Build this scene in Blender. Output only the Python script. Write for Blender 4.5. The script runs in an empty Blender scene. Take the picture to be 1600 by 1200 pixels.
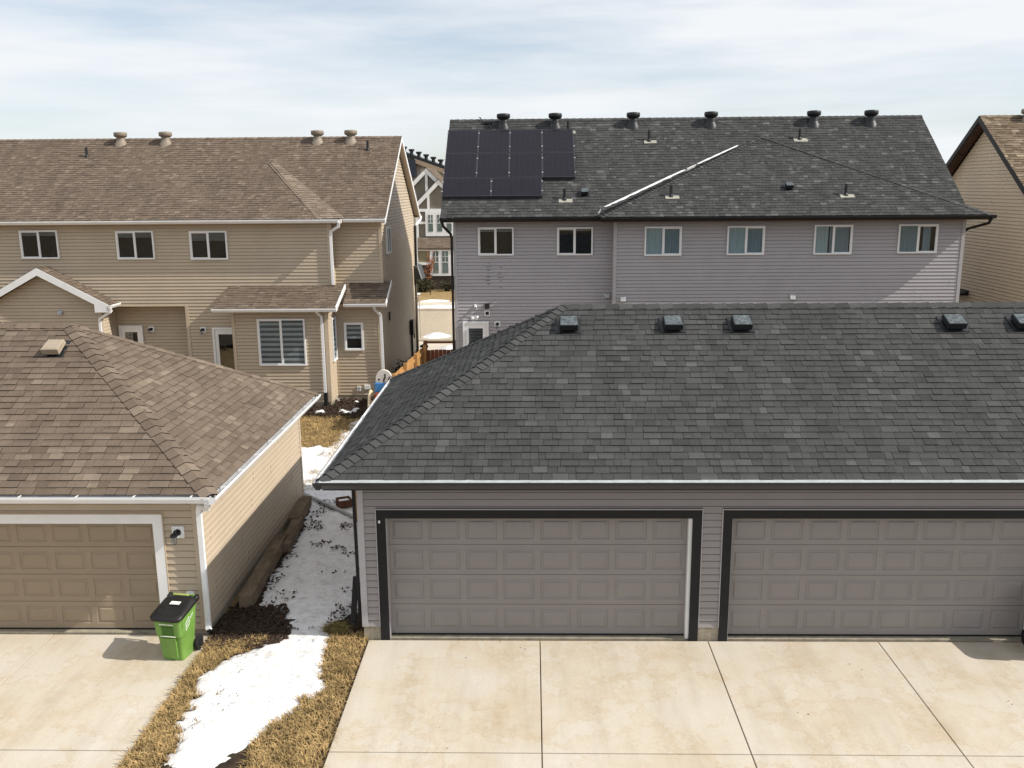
import bpy, math, random
from mathutils import Vector, Matrix, noise
random.seed(11)
R = math.radians
S = bpy.context.scene
C = S.collection
V3 = Vector
ORG = {}

# ------------------------------------------------------------------ mesh builder
class MB:
    def __init__(s): s.v=[]; s.f=[]; s.m=[]; s.a=[]; s.cuts=[]
    def sep(s): s.cuts.append((len(s.v),len(s.f)))
    def split(s,name,mats,parent,**k):
        cs=[(0,0)]+s.cuts+[(len(s.v),len(s.f))]
        for (v0,f0),(v1,f1) in zip(cs[:-1],cs[1:]):
            if f1<=f0: continue
            t=MB(); t.v=s.v[v0:v1]; t.f=[tuple(i-v0 for i in f) for f in s.f[f0:f1]]; t.m=s.m[f0:f1]; t.a=s.a[f0:f1]; t.build(name,mats,parent,**k)
    def face(s, pts, m=0, a=0.5):
        n=len(s.v); s.v.extend([tuple(p) for p in pts]); s.f.append(tuple(range(n,n+len(pts)))); s.m.append(m); s.a.append(a)
    def hexa(s, p, m=0, a=0.5):           # p: 4 bottom, 4 top (same order)
        n=len(s.v); s.v.extend([tuple(q) for q in p])
        for f in ((3,2,1,0),(4,5,6,7),(0,1,5,4),(1,2,6,5),(2,3,7,6),(3,0,4,7)):
            s.f.append(tuple(n+i for i in f)); s.m.append(m); s.a.append(a)
    def box(s, x0,x1,y0,y1,z0,z1, m=0, a=0.5):
        s.hexa([(x0,y0,z0),(x1,y0,z0),(x1,y1,z0),(x0,y1,z0),(x0,y0,z1),(x1,y0,z1),(x1,y1,z1),(x0,y1,z1)],m,a)
    def wbox(s, W, u0,u1,n0,n1,z0,z1, m=0, a=0.5):   # box in a wall frame
        s.hexa([W(u0,n0,z0),W(u1,n0,z0),W(u1,n1,z0),W(u0,n1,z0),W(u0,n0,z1),W(u1,n0,z1),W(u1,n1,z1),W(u0,n1,z1)],m,a)
    def bar(s, p,q,w,h,up=(0,0,1),m=0,a=0.5):
        p=V3(p);q=V3(q);d=(q-p).normalized();u=V3(up)
        x=d.cross(u)
        if x.length<1e-4: x=d.cross(V3((1,0,0)))
        x.normalize(); y=x.cross(d)
        o=[(-w/2,-h/2),(w/2,-h/2),(w/2,h/2),(-w/2,h/2)]
        s.hexa([p+x*a_+y*b_ for a_,b_ in o]+[q+x*a_+y*b_ for a_,b_ in o],m,a)
    def tube(s, pts, r, n=8, m=0, a=0.5):
        pts=[V3(p) for p in pts]; base=len(s.v)
        for i,p in enumerate(pts):
            d=(pts[min(i+1,len(pts)-1)]-pts[max(i-1,0)]).normalized()
            x=d.cross(V3((0,0,1)))
            if x.length<1e-3: x=d.cross(V3((0,1,0)))
            x.normalize(); y=x.cross(d)
            rr=r[i] if isinstance(r,(list,tuple)) else r
            for k in range(n):
                t=2*math.pi*k/n; s.v.append(tuple(p+x*rr*math.cos(t)+y*rr*math.sin(t)))
        for i in range(len(pts)-1):
            for k in range(n):
                s.f.append((base+i*n+k,base+i*n+(k+1)%n,base+(i+1)*n+(k+1)%n,base+(i+1)*n+k)); s.m.append(m); s.a.append(a)
        for i in (0,len(pts)-1):
            s.f.append(tuple(base+i*n+k for k in range(n))); s.m.append(m); s.a.append(a)
    def lathe(s, c, prof, n=18, m=0, axis='z'):
        base=len(s.v); c=V3(c)
        for r,z in prof:
            for k in range(n):
                t=2*math.pi*k/n
                if axis=='z': q=V3((r*math.cos(t),r*math.sin(t),z))
                elif axis=='x': q=V3((z,r*math.cos(t),r*math.sin(t)))
                else: q=V3((r*math.cos(t),z,r*math.sin(t)))
                s.v.append(tuple(c+q))
        for i in range(len(prof)-1):
            for k in range(n):
                s.f.append((base+i*n+k,base+i*n+(k+1)%n,base+(i+1)*n+(k+1)%n,base+(i+1)*n+k)); s.m.append(m); s.a.append(.5)
        for i in (0,len(prof)-1):
            s.f.append(tuple(base+i*n+k for k in range(n))); s.m.append(m); s.a.append(.5)
    def prism(s, poly, vec, m=0, a=0.5):
        vec=V3(vec); n=len(poly); b=len(s.v)
        s.v.extend([tuple(p) for p in poly]); s.v.extend([tuple(V3(p)+vec) for p in poly])
        fs=[tuple(range(b+n-1,b-1,-1)),tuple(range(b+n,b+2*n))]+[(b+i,b+(i+1)%n,b+n+(i+1)%n,b+n+i) for i in range(n)]
        for f in fs: s.f.append(f); s.m.append(m); s.a.append(a)
    def build(s, name, mats, parent=None, smooth=False, bevel=0, loc=None):
        if not isinstance(mats,(list,tuple)): mats=[mats]
        org=V3((0,0,0))
        if parent is not None: org=ORG[parent.name]
        if loc is not None: org=V3((0,0,0))
        me=bpy.data.meshes.new(name)
        vs=[(x-org.x,y-org.y,z-org.z) for x,y,z in s.v] if parent is not None else s.v
        me.from_pydata(vs,[],s.f)
        for m in mats: me.materials.append(m)
        me.polygons.foreach_set('material_index',s.m)
        at=me.attributes.new('rnd','FLOAT','FACE'); at.data.foreach_set('value',s.a)
        if smooth: me.polygons.foreach_set('use_smooth',[True]*len(s.f))
        me.update()
        o=bpy.data.objects.new(name,me); C.objects.link(o)
        if parent is not None:
            o.parent=parent; ORG[o.name]=org
        if loc is not None: o.location=loc
        if bevel:
            b=o.modifiers.new('bevel','BEVEL'); b.width=bevel; b.segments=2; b.limit_method='ANGLE'
        return o

def thing(name,label,cat,loc,group=None,local=False,rotz=0):
    o=bpy.data.objects.new(name,None); C.objects.link(o); o.location=loc; o.rotation_euler=(0,0,rotz)
    o.empty_display_size=.2
    o['label']=label; o['category']=cat
    if group: o['group']=group
    ORG[o.name]=V3((0,0,0)) if local else V3(loc)
    return o
def tag(o,label=None,cat=None,group=None,kind=None):
    if label: o['label']=label
    if cat: o['category']=cat
    if group: o['group']=group
    if kind: o['kind']=kind
    return o
def copy_tree(o,parent=None):
    c=o.copy(); C.objects.link(c); ORG[c.name]=ORG[o.name]
    if parent is not None: c.parent=parent
    for ch in [x for x in o.children]: copy_tree(ch,c)
    return c

# ------------------------------------------------------------------ materials
def nodes(name):
    m=bpy.data.materials.new(name); m.use_nodes=True; nt=m.node_tree; nt.nodes.clear()
    out=nt.nodes.new('ShaderNodeOutputMaterial'); b=nt.nodes.new('ShaderNodeBsdfPrincipled')
    nt.links.new(b.outputs[0],out.inputs[0]); return m,nt,b,out
def N(nt,t,**k):
    n=nt.nodes.new(t)
    for a,v in k.items():
        if a in ('op',): n.operation=v
        else: setattr(n,a,v)
    return n
def noise_tex(nt,scale,detail=4,rough=.55,stretch=None):
    tc=N(nt,'ShaderNodeTexCoord'); t=N(nt,'ShaderNodeTexNoise'); t.inputs['Scale'].default_value=scale; t.inputs['Detail'].default_value=detail; t.inputs['Roughness'].default_value=rough
    if stretch:
        mp=N(nt,'ShaderNodeMapping'); mp.inputs['Scale'].default_value=stretch; nt.links.new(tc.outputs['Object'],mp.inputs[0]); nt.links.new(mp.outputs[0],t.inputs['Vector'])
    else: nt.links.new(tc.outputs['Object'],t.inputs['Vector'])
    return t
def ramp(nt,src,stops,interp='LINEAR'):
    r=N(nt,'ShaderNodeValToRGB'); cr=r.color_ramp; cr.interpolation=interp
    while len(cr.elements)>1: cr.elements.remove(cr.elements[-1])
    cr.elements[0].position=stops[0][0]; c=stops[0][1]; cr.elements[0].color=(c if len(c)==4 else (*c,1))
    for p,c in stops[1:]:
        e=cr.elements.new(p); e.color=(c if len(c)==4 else (*c,1))
    nt.links.new(src,r.inputs[0]); return r
def mixc(nt,a,b,fac,mode='MIX'):
    m=N(nt,'ShaderNodeMix',data_type='RGBA',blend_type=mode)
    for val,idx in ((fac,0),(a,6),(b,7)):
        if hasattr(val,'is_linked') or hasattr(val,'links'): nt.links.new(val,m.inputs[idx])
        else: m.inputs[idx].default_value = val if idx==0 else (*val,1)
    return m.outputs[2]
def sc(c,k): return tuple(min(1,x*k) for x in c)
def bump(nt,b,src,strength,dist=.01):
    bp=N(nt,'ShaderNodeBump'); bp.inputs['Strength'].default_value=strength; bp.inputs['Distance'].default_value=dist
    nt.links.new(src,bp.inputs['Height']); nt.links.new(bp.outputs[0],b.inputs['Normal'])
def mat(name,c,rough=.6,var=.12,scale=4,spec=.4,metal=0,bmp=0,bscale=60,stretch=None,var2=0,scale2=.6):
    m,nt,b,_=nodes(name)
    t=noise_tex(nt,scale,5,.6,stretch)
    r=ramp(nt,t.outputs[0],[(.3,sc(c,1-var)),(.7,sc(c,1+var))])
    col=r.outputs[0]
    if var2:
        t2=noise_tex(nt,scale2,4,.6); r2=ramp(nt,t2.outputs[0],[(.35,(1-var2,)*3),(.65,(1+var2*.3,)*3)]); col=mixc(nt,col,r2.outputs[0],1.0,'MULTIPLY')
    nt.links.new(col,b.inputs['Base Color'])
    b.inputs['Roughness'].default_value=rough; b.inputs['Specular IOR Level'].default_value=spec; b.inputs['Metallic'].default_value=metal
    if bmp:
        t3=noise_tex(nt,bscale,3); bump(nt,b,t3.outputs[0],bmp)
    return m
def shingle_mat(name,stops):
    stops=[(0,sc(stops[0][1],.16)),(.03,sc(stops[0][1],.16)),(.045,stops[0][1])]+stops[1:]  # lowest tone blackens butt faces, painting the shadow line under each course
    m,nt,b,_=nodes(name)
    a=N(nt,'ShaderNodeAttribute'); a.attribute_name='rnd'
    r=ramp(nt,a.outputs['Fac'],stops)
    g=noise_tex(nt,95,3,.7); rg=ramp(nt,g.outputs[0],[(.3,(.62,)*3),(.7,(1.38,)*3)])
    c=mixc(nt,r.outputs[0],rg.outputs[0],1.0,'MULTIPLY')
    l=noise_tex(nt,.9,5,.65); rl=ramp(nt,l.outputs[0],[(.3,(.92,.92,.92)),(.7,(1.07,1.07,1.06))])
    c=mixc(nt,c,rl.outputs[0],1.0,'MULTIPLY')
    st=noise_tex(nt,1.6,5,.6,(2.2,.16,.16)); rs=ramp(nt,st.outputs[0],[(.35,(.88,.88,.88)),(.65,(1.08,1.08,1.07))]); c=mixc(nt,c,rs.outputs[0],.8,'MULTIPLY')
    nt.links.new(c,b.inputs['Base Color']); b.inputs['Roughness'].default_value=1.0; b.inputs['Specular IOR Level'].default_value=.08
    bump(nt,b,g.outputs[0],.35,.004)
    return m
def glass_mat(name,fac=.1,tint=(.80,.83,.845)):
    m=bpy.data.materials.new(name); m.use_nodes=True; nt=m.node_tree; nt.nodes.clear()
    out=N(nt,'ShaderNodeOutputMaterial'); t=N(nt,'ShaderNodeBsdfTransparent'); t.inputs[0].default_value=(*tint,1)
    g=N(nt,'ShaderNodeBsdfGlossy'); g.inputs['Roughness'].default_value=.03
    nz=noise_tex(nt,2.2,2); bp=N(nt,'ShaderNodeBump'); bp.inputs['Strength'].default_value=.05; bp.inputs['Distance'].default_value=.05
    nt.links.new(nz.outputs[0],bp.inputs['Height']); nt.links.new(bp.outputs[0],g.inputs['Normal'])
    mx=N(nt,'ShaderNodeMixShader'); mx.inputs[0].default_value=fac
    nt.links.new(t.outputs[0],mx.inputs[1]); nt.links.new(g.outputs[0],mx.inputs[2]); nt.links.new(mx.outputs[0],out.inputs[0])
    return m
CONC_EXTRA=None
def ground_mat(name,stops,scale=3,fine=40,bmp=.6,rough=.95,stretch=None,fa=.3):
    m,nt,b,_=nodes(name)
    t=noise_tex(nt,scale,8,.65,stretch); r=ramp(nt,t.outputs[0],stops)
    f=noise_tex(nt,fine,4,.7); rf=ramp(nt,f.outputs[0],[(.3,(1-fa,)*3),(.7,(1+fa,)*3)])
    c=mixc(nt,r.outputs[0],rf.outputs[0],1.0,'MULTIPLY')
    if name=='driveway_concrete':
        t4=noise_tex(nt,9,6,.75); r4=ramp(nt,t4.outputs[0],[(.27,(.45,.38,.30)),(.36,(1,1,1))]); c=mixc(nt,c,r4.outputs[0],.55,'MULTIPLY')
        t5=noise_tex(nt,2.2,5,.6,(1.6,.22,1)); r5=ramp(nt,t5.outputs[0],[(.33,(.80,.77,.74)),(.55,(1,1,1))]); c=mixc(nt,c,r5.outputs[0],.45,'MULTIPLY')
        t6=noise_tex(nt,.55,7,.7); r6=ramp(nt,t6.outputs[0],[(.49,(1,1,1)),(.5,(.90,.84,.74)),(.515,(.97,.93,.88)),(.6,(1,1,1))]); c=mixc(nt,c,r6.outputs[0],.8,'MULTIPLY')
    nt.links.new(c,b.inputs['Base Color'])
    b.inputs['Roughness'].default_value=rough; b.inputs['Specular IOR Level'].default_value=.2
    bump(nt,b,f.outputs[0],bmp,.02)
    return m

M={}
M['shg_grey']=shingle_mat('shingle_grey',[(0,(0.050,0.050,0.050)),(.3,(0.060,0.060,0.061)),(.7,(0.069,0.069,0.069)),(.88,(0.076,0.076,0.076)),(1,(0.093,0.093,0.094))])
M['shg_far']=shingle_mat('shingle_charcoal',[(0,(0.048,0.048,0.048)),(.3,(0.059,0.059,0.060)),(.7,(0.071,0.071,0.071)),(.88,(0.085,0.085,0.086)),(1,(0.118,0.118,0.120))])
M['shg_tan']=shingle_mat('shingle_tan',[(0,(0.120,0.092,0.071)),(.3,(0.146,0.112,0.087)),(.7,(0.167,0.129,0.101)),(.88,(0.190,0.150,0.117)),(1,(0.223,0.178,0.139))])
M['shg_beige']=shingle_mat('shingle_beige',[(0,(.10,.073,.05)),(.3,(.16,.12,.085)),(.7,(.21,.165,.12)),(1,(.3,.24,.175))])
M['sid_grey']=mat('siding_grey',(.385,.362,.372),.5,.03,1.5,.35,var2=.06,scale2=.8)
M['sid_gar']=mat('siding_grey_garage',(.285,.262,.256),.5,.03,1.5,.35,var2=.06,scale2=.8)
M['sid_tan']=mat('siding_tan',(.47,.385,.285),.5,.03,1.5,.35,var2=.06,scale2=.8)
M['sid_beige']=mat('siding_beige',(.58,.475,.34),.5,.03,1.5,.35,var2=.05)
M['trim_tan']=mat('trim_tan',(.49,.40,.30),.5,.05)
M['trim_grey']=mat('trim_grey',(.40,.385,.395),.5,.05)
M['white']=mat('white_vinyl',(.78,.78,.78),.4,.04,3,.4)
M['white_al']=mat('white_aluminium',(.80,.80,.81),.35,.05,3,.5)
M['black']=mat('black_trim',(.013,.013,.0145),.5,.15,5,.25)
M['charcoal']=mat('charcoal_aluminium',(.026,.027,.029),.4,.12,4,.5)
M['guard']=mat('gutter_guard_mesh',(.36,.385,.39),.5,.15,8,.5)
M['gutter_in']=mat('gutter_inside',(.36,.38,.38),.5,.25,6,.5)
M['gutter_in_w']=mat('gutter_inside_white',(.42,.42,.43),.5,.2,6,.5)
M['door_grey']=mat('garage_door_grey',(.252,.231,.221),.5,.04,2,.35,bmp=.1,bscale=150)
M['door_tan']=mat('garage_door_tan',(.30,.235,.165),.5,.04,2,.35,bmp=.1,bscale=150)
M['conc']=ground_mat('driveway_concrete',[(.22,(.42,.335,.24)),(.36,(.495,.425,.33)),(.50,(.525,.468,.385)),(.64,(.54,.49,.42)),(.78,(.58,.545,.485))],.75,60,.08,.85,fa=.10)
M['conc_f']=mat('foundation_concrete',(.30,.265,.205),.9,.25,7,.2,bmp=.4,bscale=40)
M['dark']=mat('dark_gap',(.012,.012,.012),.9,.1)
M['interior']=mat('dark_room',(.012,.014,.016),.8,.3,2)
M['glass']=glass_mat('window_glass',.035)
M['glass_door']=glass_mat('door_glass',.12,(.7,.74,.78))
M['curtain']=mat('teal_grey_curtain',(.30,.37,.40),.9,.2,3,.1,stretch=(14,1,.4))
M['curtain_pale']=mat('pale_curtain',(.52,.62,.63),.9,.15,3,.1,stretch=(14,1,.4))
M['blind']=mat('pale_blind',(.60,.60,.59),.8,.1,3,.2)
M['blind_dark']=mat('sheer_blind_band',(.19,.20,.205),.8,.15,3,.2)
M['wood']=mat('cedar_fence',(.44,.24,.09),.75,.25,5,.25,stretch=(6,6,.6),var2=.2,scale2=2)
M['wood_dark']=mat('stained_fence',(.17,.062,.026),.75,.25,5,.25,stretch=(6,6,.6))
M['timber']=mat('weathered_timber',(.19,.145,.10),.9,.35,4,.15,stretch=(9,.8,9),bmp=.5,bscale=30,var2=.3,scale2=2)
M['rust']=mat('rusty_wood',(.13,.062,.042),.85,.3,9,.2)
M['steel']=mat('galvanised_steel',(.40,.41,.41),.5,.25,9,.5,metal=.2)
M['lead']=mat('lead_flashing',(.33,.32,.27),.7,.2,9,.3)
M['galv']=mat('mottled_galvanised',(.085,.10,.108),.6,.7,16,.3)
M['vent_tan']=mat('tan_metal',(.33,.27,.20),.5,.1,4,.4)
M['vent_brown']=mat('brown_grey_metal',(.23,.19,.145),.5,.1,4,.4)
M['vent_black']=mat('black_metal',(.014,.0155,.018),.45,.2,5,.4)
M['solar']=None
M['solar_frame']=mat('solar_frame',(.05,.05,.058),.4,.1,4,.5)
M['bin_green']=mat('green_plastic',(.155,.30,.06),.42,.10,3,.4,var2=.12,scale2=4)
M['bin_black']=mat('black_plastic',(.016,.016,.017),.45,.2,5,.4)
M['lid']=mat('lid_plastic',(.013,.012,.012),.5,.4,9,.4,var2=.3,scale2=5)
M['rubber']=mat('rubber',(.02,.02,.02),.8,.2,6,.2)
M['lime_grey']=mat('pale_green_bar',(.5,.56,.42),.5,.05)
M['toy_tan']=mat('cream_plastic',(.68,.57,.38),.5,.06)
M['toy_white']=mat('offwhite_plastic',(.75,.70,.64),.5,.05)
M['toy_blue']=mat('blue_plastic',(.06,.24,.55),.5,.08)
M['toy_red']=mat('orange_red_plastic',(.55,.10,.03),.5,.1)
M['toy_purple']=mat('purple_plastic',(.16,.10,.24),.5,.1)
M['snow']=None
M['dirt']=ground_mat('bare_soil',[(.3,(.022,.015,.011)),(.5,(.045,.031,.021)),(.75,(.085,.06,.04))],4,60,1.0)
M['mulch']=ground_mat('bark_mulch',[(.3,(.018,.013,.010)),(.55,(.04,.027,.019)),(.8,(.075,.052,.036))],7,45,1.0)
M['lawn']=ground_mat('dormant_lawn',[(.25,(.17,.115,.055)),(.5,(.29,.20,.09)),(.75,(.40,.29,.14))],2.2,55,.8)
M['ground']=ground_mat('prairie_ground',[(.3,(.13,.09,.045)),(.6,(.22,.15,.07)),(.8,(.30,.21,.10))],.25,12,.5)
M['straw']=mat('dry_grass_blade',(.42,.29,.13),.85,.55,9,.15,var2=.35,scale2=2.5)
M['straw_g']=mat('dry_green_blade',(.20,.16,.055),.8,.4,6,.2)
M['chip']=mat('bark_chip',(.05,.032,.022),.9,.6,11,.2)
M['road']=ground_mat('sandy_asphalt',[(.3,(.36,.295,.215)),(.6,(.43,.36,.265)),(.8,(.48,.41,.32))],.35,20,.1,.9,(1,.15,1))
M['walk']=ground_mat('sidewalk_concrete',[(.3,(.48,.42,.34)),(.7,(.62,.55,.46))],1,30,.1)
M['asphalt']=ground_mat('alley_asphalt',[(.3,(.05,.05,.05)),(.7,(.08,.078,.075))],1,60,.3)
M['stone']=mat('ledgestone',(.075,.06,.047),.85,.7,7,.2,stretch=(1,1,3),bmp=.9,bscale=9)
M['far_wall']=mat('far_siding',(.19,.17,.14),.7,.1,1,.3)
M['far_tan']=mat('far_tan_panel',(.22,.19,.12),.7,.08,1,.3)
M['far_glass']=mat('far_window_glass',(.12,.155,.15),.15,.4,1.2,.5)
M['far_light']=mat('far_light_siding',(.50,.45,.37),.7,.05,.5,.3)
M['far_fascia']=mat('far_brown_fascia',(.36,.27,.19),.7,.1,1,.3)
M['twig']=mat('bare_twig',(.045,.032,.026),.9,.3,5,.2)
M['bud']=mat('red_brown_leaf',(.34,.13,.06),.8,.3,5,.2)
M['shrub']=mat('dark_evergreen',(.05,.045,.022),.8,.4,5,.2)
M['stain']=mat('siding_stain',(.20,.185,.18),.7,.3,9,.2)
M['navy']=mat('navy_paint',(.022,.027,.042),.5,.15)
M['decal']=mat('white_decal',(.82,.85,.78),.5,.03)
M['grey_panel']=mat('grey_panel',(.05,.055,.06),.5,.1)
M['brown']=mat('brown_metal',(.06,.03,.022),.6,.3)
def make_solar():
    m,nt,b,_=nodes('solar_cells')
    tc=N(nt,'ShaderNodeTexCoord'); br=N(nt,'ShaderNodeTexBrick'); br.offset=0
    br.inputs['Color1'].default_value=(.0105,.0090,.0145,1); br.inputs['Color2'].default_value=(.013,.011,.017,1); br.inputs['Mortar'].default_value=(.022,.019,.028,1)
    br.inputs['Scale'].default_value=1; br.inputs['Mortar Size'].default_value=.004; br.inputs['Brick Width'].default_value=.19; br.inputs['Row Height'].default_value=.09
    nt.links.new(tc.outputs['Object'],br.inputs['Vector']); nt.links.new(br.outputs[0],b.inputs['Base Color'])
    b.inputs['Roughness'].default_value=.2; b.inputs['Specular IOR Level'].default_value=.2
    return m
M['solar']=make_solar()
def make_snow():
    m,nt,b,_=nodes('old_snow')
    t=noise_tex(nt,3,6,.6); r=ramp(nt,t.outputs[0],[(.25,(.62,.60,.58)),(.45,(.76,.755,.755)),(.7,(.83,.83,.835))])
    f=noise_tex(nt,11,8,.8); rf=ramp(nt,f.outputs[0],[(.29,(.30,.24,.19)),(.39,(.80,.76,.72)),(.5,(1,1,1))])
    c=mixc(nt,r.outputs[0],rf.outputs[0],1.0,'MULTIPLY'); nt.links.new(c,b.inputs['Base Color'])
    b.inputs['Roughness'].default_value=.7; b.inputs['Specular IOR Level'].default_value=.3
    g=noise_tex(nt,22,5,.7); bump(nt,b,g.outputs[0],.5,.03)
    return m
M['snow']=make_snow()

# ------------------------------------------------------------------ wall, roof, gutter helpers
def wall_frame(o,u,n):
    o=V3(o);u=V3(u);n=V3(n)
    return lambda a,b,z:(o.x+u.x*a+n.x*b,o.y+u.y*a+n.y*b,z)
def rear(y):  return lambda a,b,z:(a,y-b,z)          # faces the alley (-Y)
def east(x):  return lambda a,b,z:(x+b,a,z)          # faces +X
def west(x):  return lambda a,b,z:(x-b,a,z)          # faces -X
def north(y): return lambda a,b,z:(a,y+b,z)
def clip(poly,f):                                     # keep f(p)>=0
    out=[]; n=len(poly)
    for i in range(n):
        p=poly[i];q=poly[(i+1)%n];a=f(p);b=f(q)
        if a>=0: out.append(p)
        if (a>=0)!=(b>=0):
            t=a/(a-b); out.append((p[0]+(q[0]-p[0])*t,p[1]+(q[1]-p[1])*t))
    return out
CRS=.1155
def siding(mb,W,poly,z0=0,m=0,c=CRS,cove=False,seams=False):
    srng=random.Random(int(poly[0][0]*37+poly[1][0]*11)); soff=0
    zs=[p[1] for p in poly]; zmin,zmax=min(zs),max(zs)
    k=int(math.floor((zmin-z0)/c+1e-6))
    prof=[(0,.0155),(.55,.0135),(.78,.001),(1.0,-.001)] if cove else [(0,.0165),(.62,.002),(.84,-.002),(.86,-.018),(1.0,-.018)]
    while z0+k*c<zmax-1e-6:
        b=z0+k*c
        mb_prev=None
        for (t0,n0),(t1,n1) in zip(prof[:-1],prof[1:]):
            a0=b+t0*c;a1=b+t1*c
            q=clip(clip(list(poly),lambda p:p[1]-a0),lambda p:a1-p[1])
            if len(q)>=3:
                mb.face([W(p[0],n0+(n1-n0)*((p[1]-a0)/(a1-a0)),p[1]) for p in q],m)
        q=clip(clip(list(poly),lambda p:p[1]-b),lambda p:b+.001-p[1])
        if len(q)>=3:
            us=[p[0] for p in q]; u0,u1=min(us),max(us)
            mb.face([W(u0,-.018,b),W(u1,-.018,b),W(u1,.0165,b),W(u0,.0165,b)],m)
        if seams:
            if k%2==0: soff=srng.uniform(0,3.6)
            q=clip(clip(list(poly),lambda p:p[1]-b),lambda p:b+c*.98-p[1])
            if len(q)>=3:
                u0=min(p[0] for p in q); u1=max(p[0] for p in q); t=u0+soff-3.6
                while t<u1-.05:
                    if t>u0+.05: mb.hexa([W(t,-.0,b+.001),W(t+.012,-.0,b+.001),W(t+.012,.0185,b+.001),W(t,.0215,b+.001),W(t,-.01,b+c*.62),W(t+.012,-.01,b+c*.62),W(t+.012,.005 if not cove else .0165,b+c*.62),W(t,.009 if not cove else .019,b+c*.62)],m)
                    t+=3.6
        k+=1
def rect(u0,u1,z0,z1): return [(u0,z0),(u1,z0),(u1,z1),(u0,z1)]
def newell(P):
    n=V3((0,0,0))
    for i in range(len(P)):
        a=V3(P[i]);b=V3(P[(i+1)%len(P)]); n+=V3(((a.y-b.y)*(a.z+b.z),(a.z-b.z)*(a.x+b.x),(a.x-b.x)*(a.y+b.y)))
    n.normalize(); return n if n.z>0 else -n
def shingles(mb,P,expo=.146,seed=1,m=0,thick=.012,wr=(.13,.34),bias=0):
    rng=random.Random(seed); P=[V3(p) for p in P]; n=newell(P)
    u=(P[1]-P[0]).normalized(); v=n.cross(u)
    if v.z<0: v=-v
    o=P[0]; Q=[((p-o).dot(u),(p-o).dot(v)) for p in P]
    area=sum(Q[i][0]*Q[(i+1)%len(Q)][1]-Q[(i+1)%len(Q)][0]*Q[i][1] for i in range(len(Q)))
    if area<0: Q=Q[::-1]
    edges=[(Q[i],Q[(i+1)%len(Q)]) for i in range(len(Q))]
    def to3(a,b,h): return o+u*a+v*b+n*h
    mb.face([to3(a,b,-.006) for a,b in Q],m,.0)
    vmin=min(q[1] for q in Q); vmax=max(q[1] for q in Q); r=0
    umin_all=min(q[0] for q in Q)
    b0=vmin
    while b0<vmax-.01:
        b1=min(b0+expo,vmax)
        band=clip(clip(Q,lambda p:p[1]-b0),lambda p:b1-p[1])
        if len(band)>=3:
            u0=min(p[0] for p in band);u1=max(p[0] for p in band)
            a=u0-rng.random()*.3; prev=.5
            while a<u1:
                w=rng.uniform(*wr); c0=a; c1=a+w-.005
                x=rng.random()
                val=.2+.5*rng.random() if x<.78 else (rng.uniform(.75,1) if x<.9 else rng.uniform(.05,.18))
                val=min(1,val+bias)
                t=thick*rng.choice((.55,1.0,1.25)); e0=b0-(.006 if rng.random()<.5 else 0)
                q=[(c0,b0),(c1,b0),(c1,b1),(c0,b1)]
                for (p1,p2) in edges:
                    dx,dy=p2[0]-p1[0],p2[1]-p1[1]
                    if all(dx*(p[1]-p1[1])-dy*(p[0]-p1[0])>=-1e-6 for p in q): continue
                    q=clip(q,lambda p:dx*(p[1]-p1[1])-dy*(p[0]-p1[0]))
                    if len(q)<3: break
                if len(q)>=3:
                    hh=lambda b:t*(1-(b-b0)/expo*.9)
                    top=[to3(p[0],p[1],hh(p[1])) for p in q]
                    if len(q)==4 and abs(q[0][1]-b0)<1e-6 and abs(q[2][1]-b1)<1e-6 and abs(q[0][0]-q[3][0])<1e-6 and rng.random()<.6:
                        bm=b0+(b1-b0)*rng.uniform(.55,.8); a0,a1=q[0][0],q[1][0]; h_=hh(bm)
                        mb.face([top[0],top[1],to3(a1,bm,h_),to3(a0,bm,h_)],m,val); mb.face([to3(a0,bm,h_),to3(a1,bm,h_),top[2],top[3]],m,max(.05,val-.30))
                    else: mb.face(top,m,val)
                    k=len(q)
                    for i in range(k):
                        p1,p2=q[i],q[(i+1)%k]
                        if p1[1]<b0+.05 or p2[1]<b0+.05:
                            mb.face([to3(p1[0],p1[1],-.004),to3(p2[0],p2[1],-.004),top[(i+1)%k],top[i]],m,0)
                a+=w
        b0+=expo
def cap_row(mb,p,q,n1,n2,seed=3,m=0,expo=.145,w=.15,bias=0):
    rng=random.Random(seed); p=V3(p);q=V3(q);d=(q-p).normalized();L=(q-p).length
    s1=V3(n1).normalized().cross(d); s1=s1 if s1.z<0 else -s1
    s2=V3(n2).normalized().cross(d); s2=s2 if s2.z<0 else -s2
    s1.normalize();s2.normalize(); up=(V3(n1)+V3(n2)).normalized()
    if abs(d.z)<.02:
        s1=V3(n1).normalized().cross(d); s2=-V3(n2).normalized().cross(d)
        if s1.z>0: s1=-s1
        if s2.z>0: s2=-s2
    t=0
    while t<L-.02:
        e=min(t+expo+.03,L); a=min(1,bias+(rng.uniform(.2,.95) if rng.random()<.8 else rng.uniform(.05,1)))
        A=p+d*t; B=p+d*e
        ha,hb=.026,.009
        for s,nn in ((s1,n1),(s2,n2)):
            nn=V3(nn).normalized()
            q0=[A+up*ha,A+s*w+nn*ha,B+s*w*.96+nn*hb,B+up*hb]
            mb.face(q0,m,a)
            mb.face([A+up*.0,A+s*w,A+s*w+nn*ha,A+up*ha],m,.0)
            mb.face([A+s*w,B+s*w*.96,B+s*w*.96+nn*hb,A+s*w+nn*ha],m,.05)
        t+=expo
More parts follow.
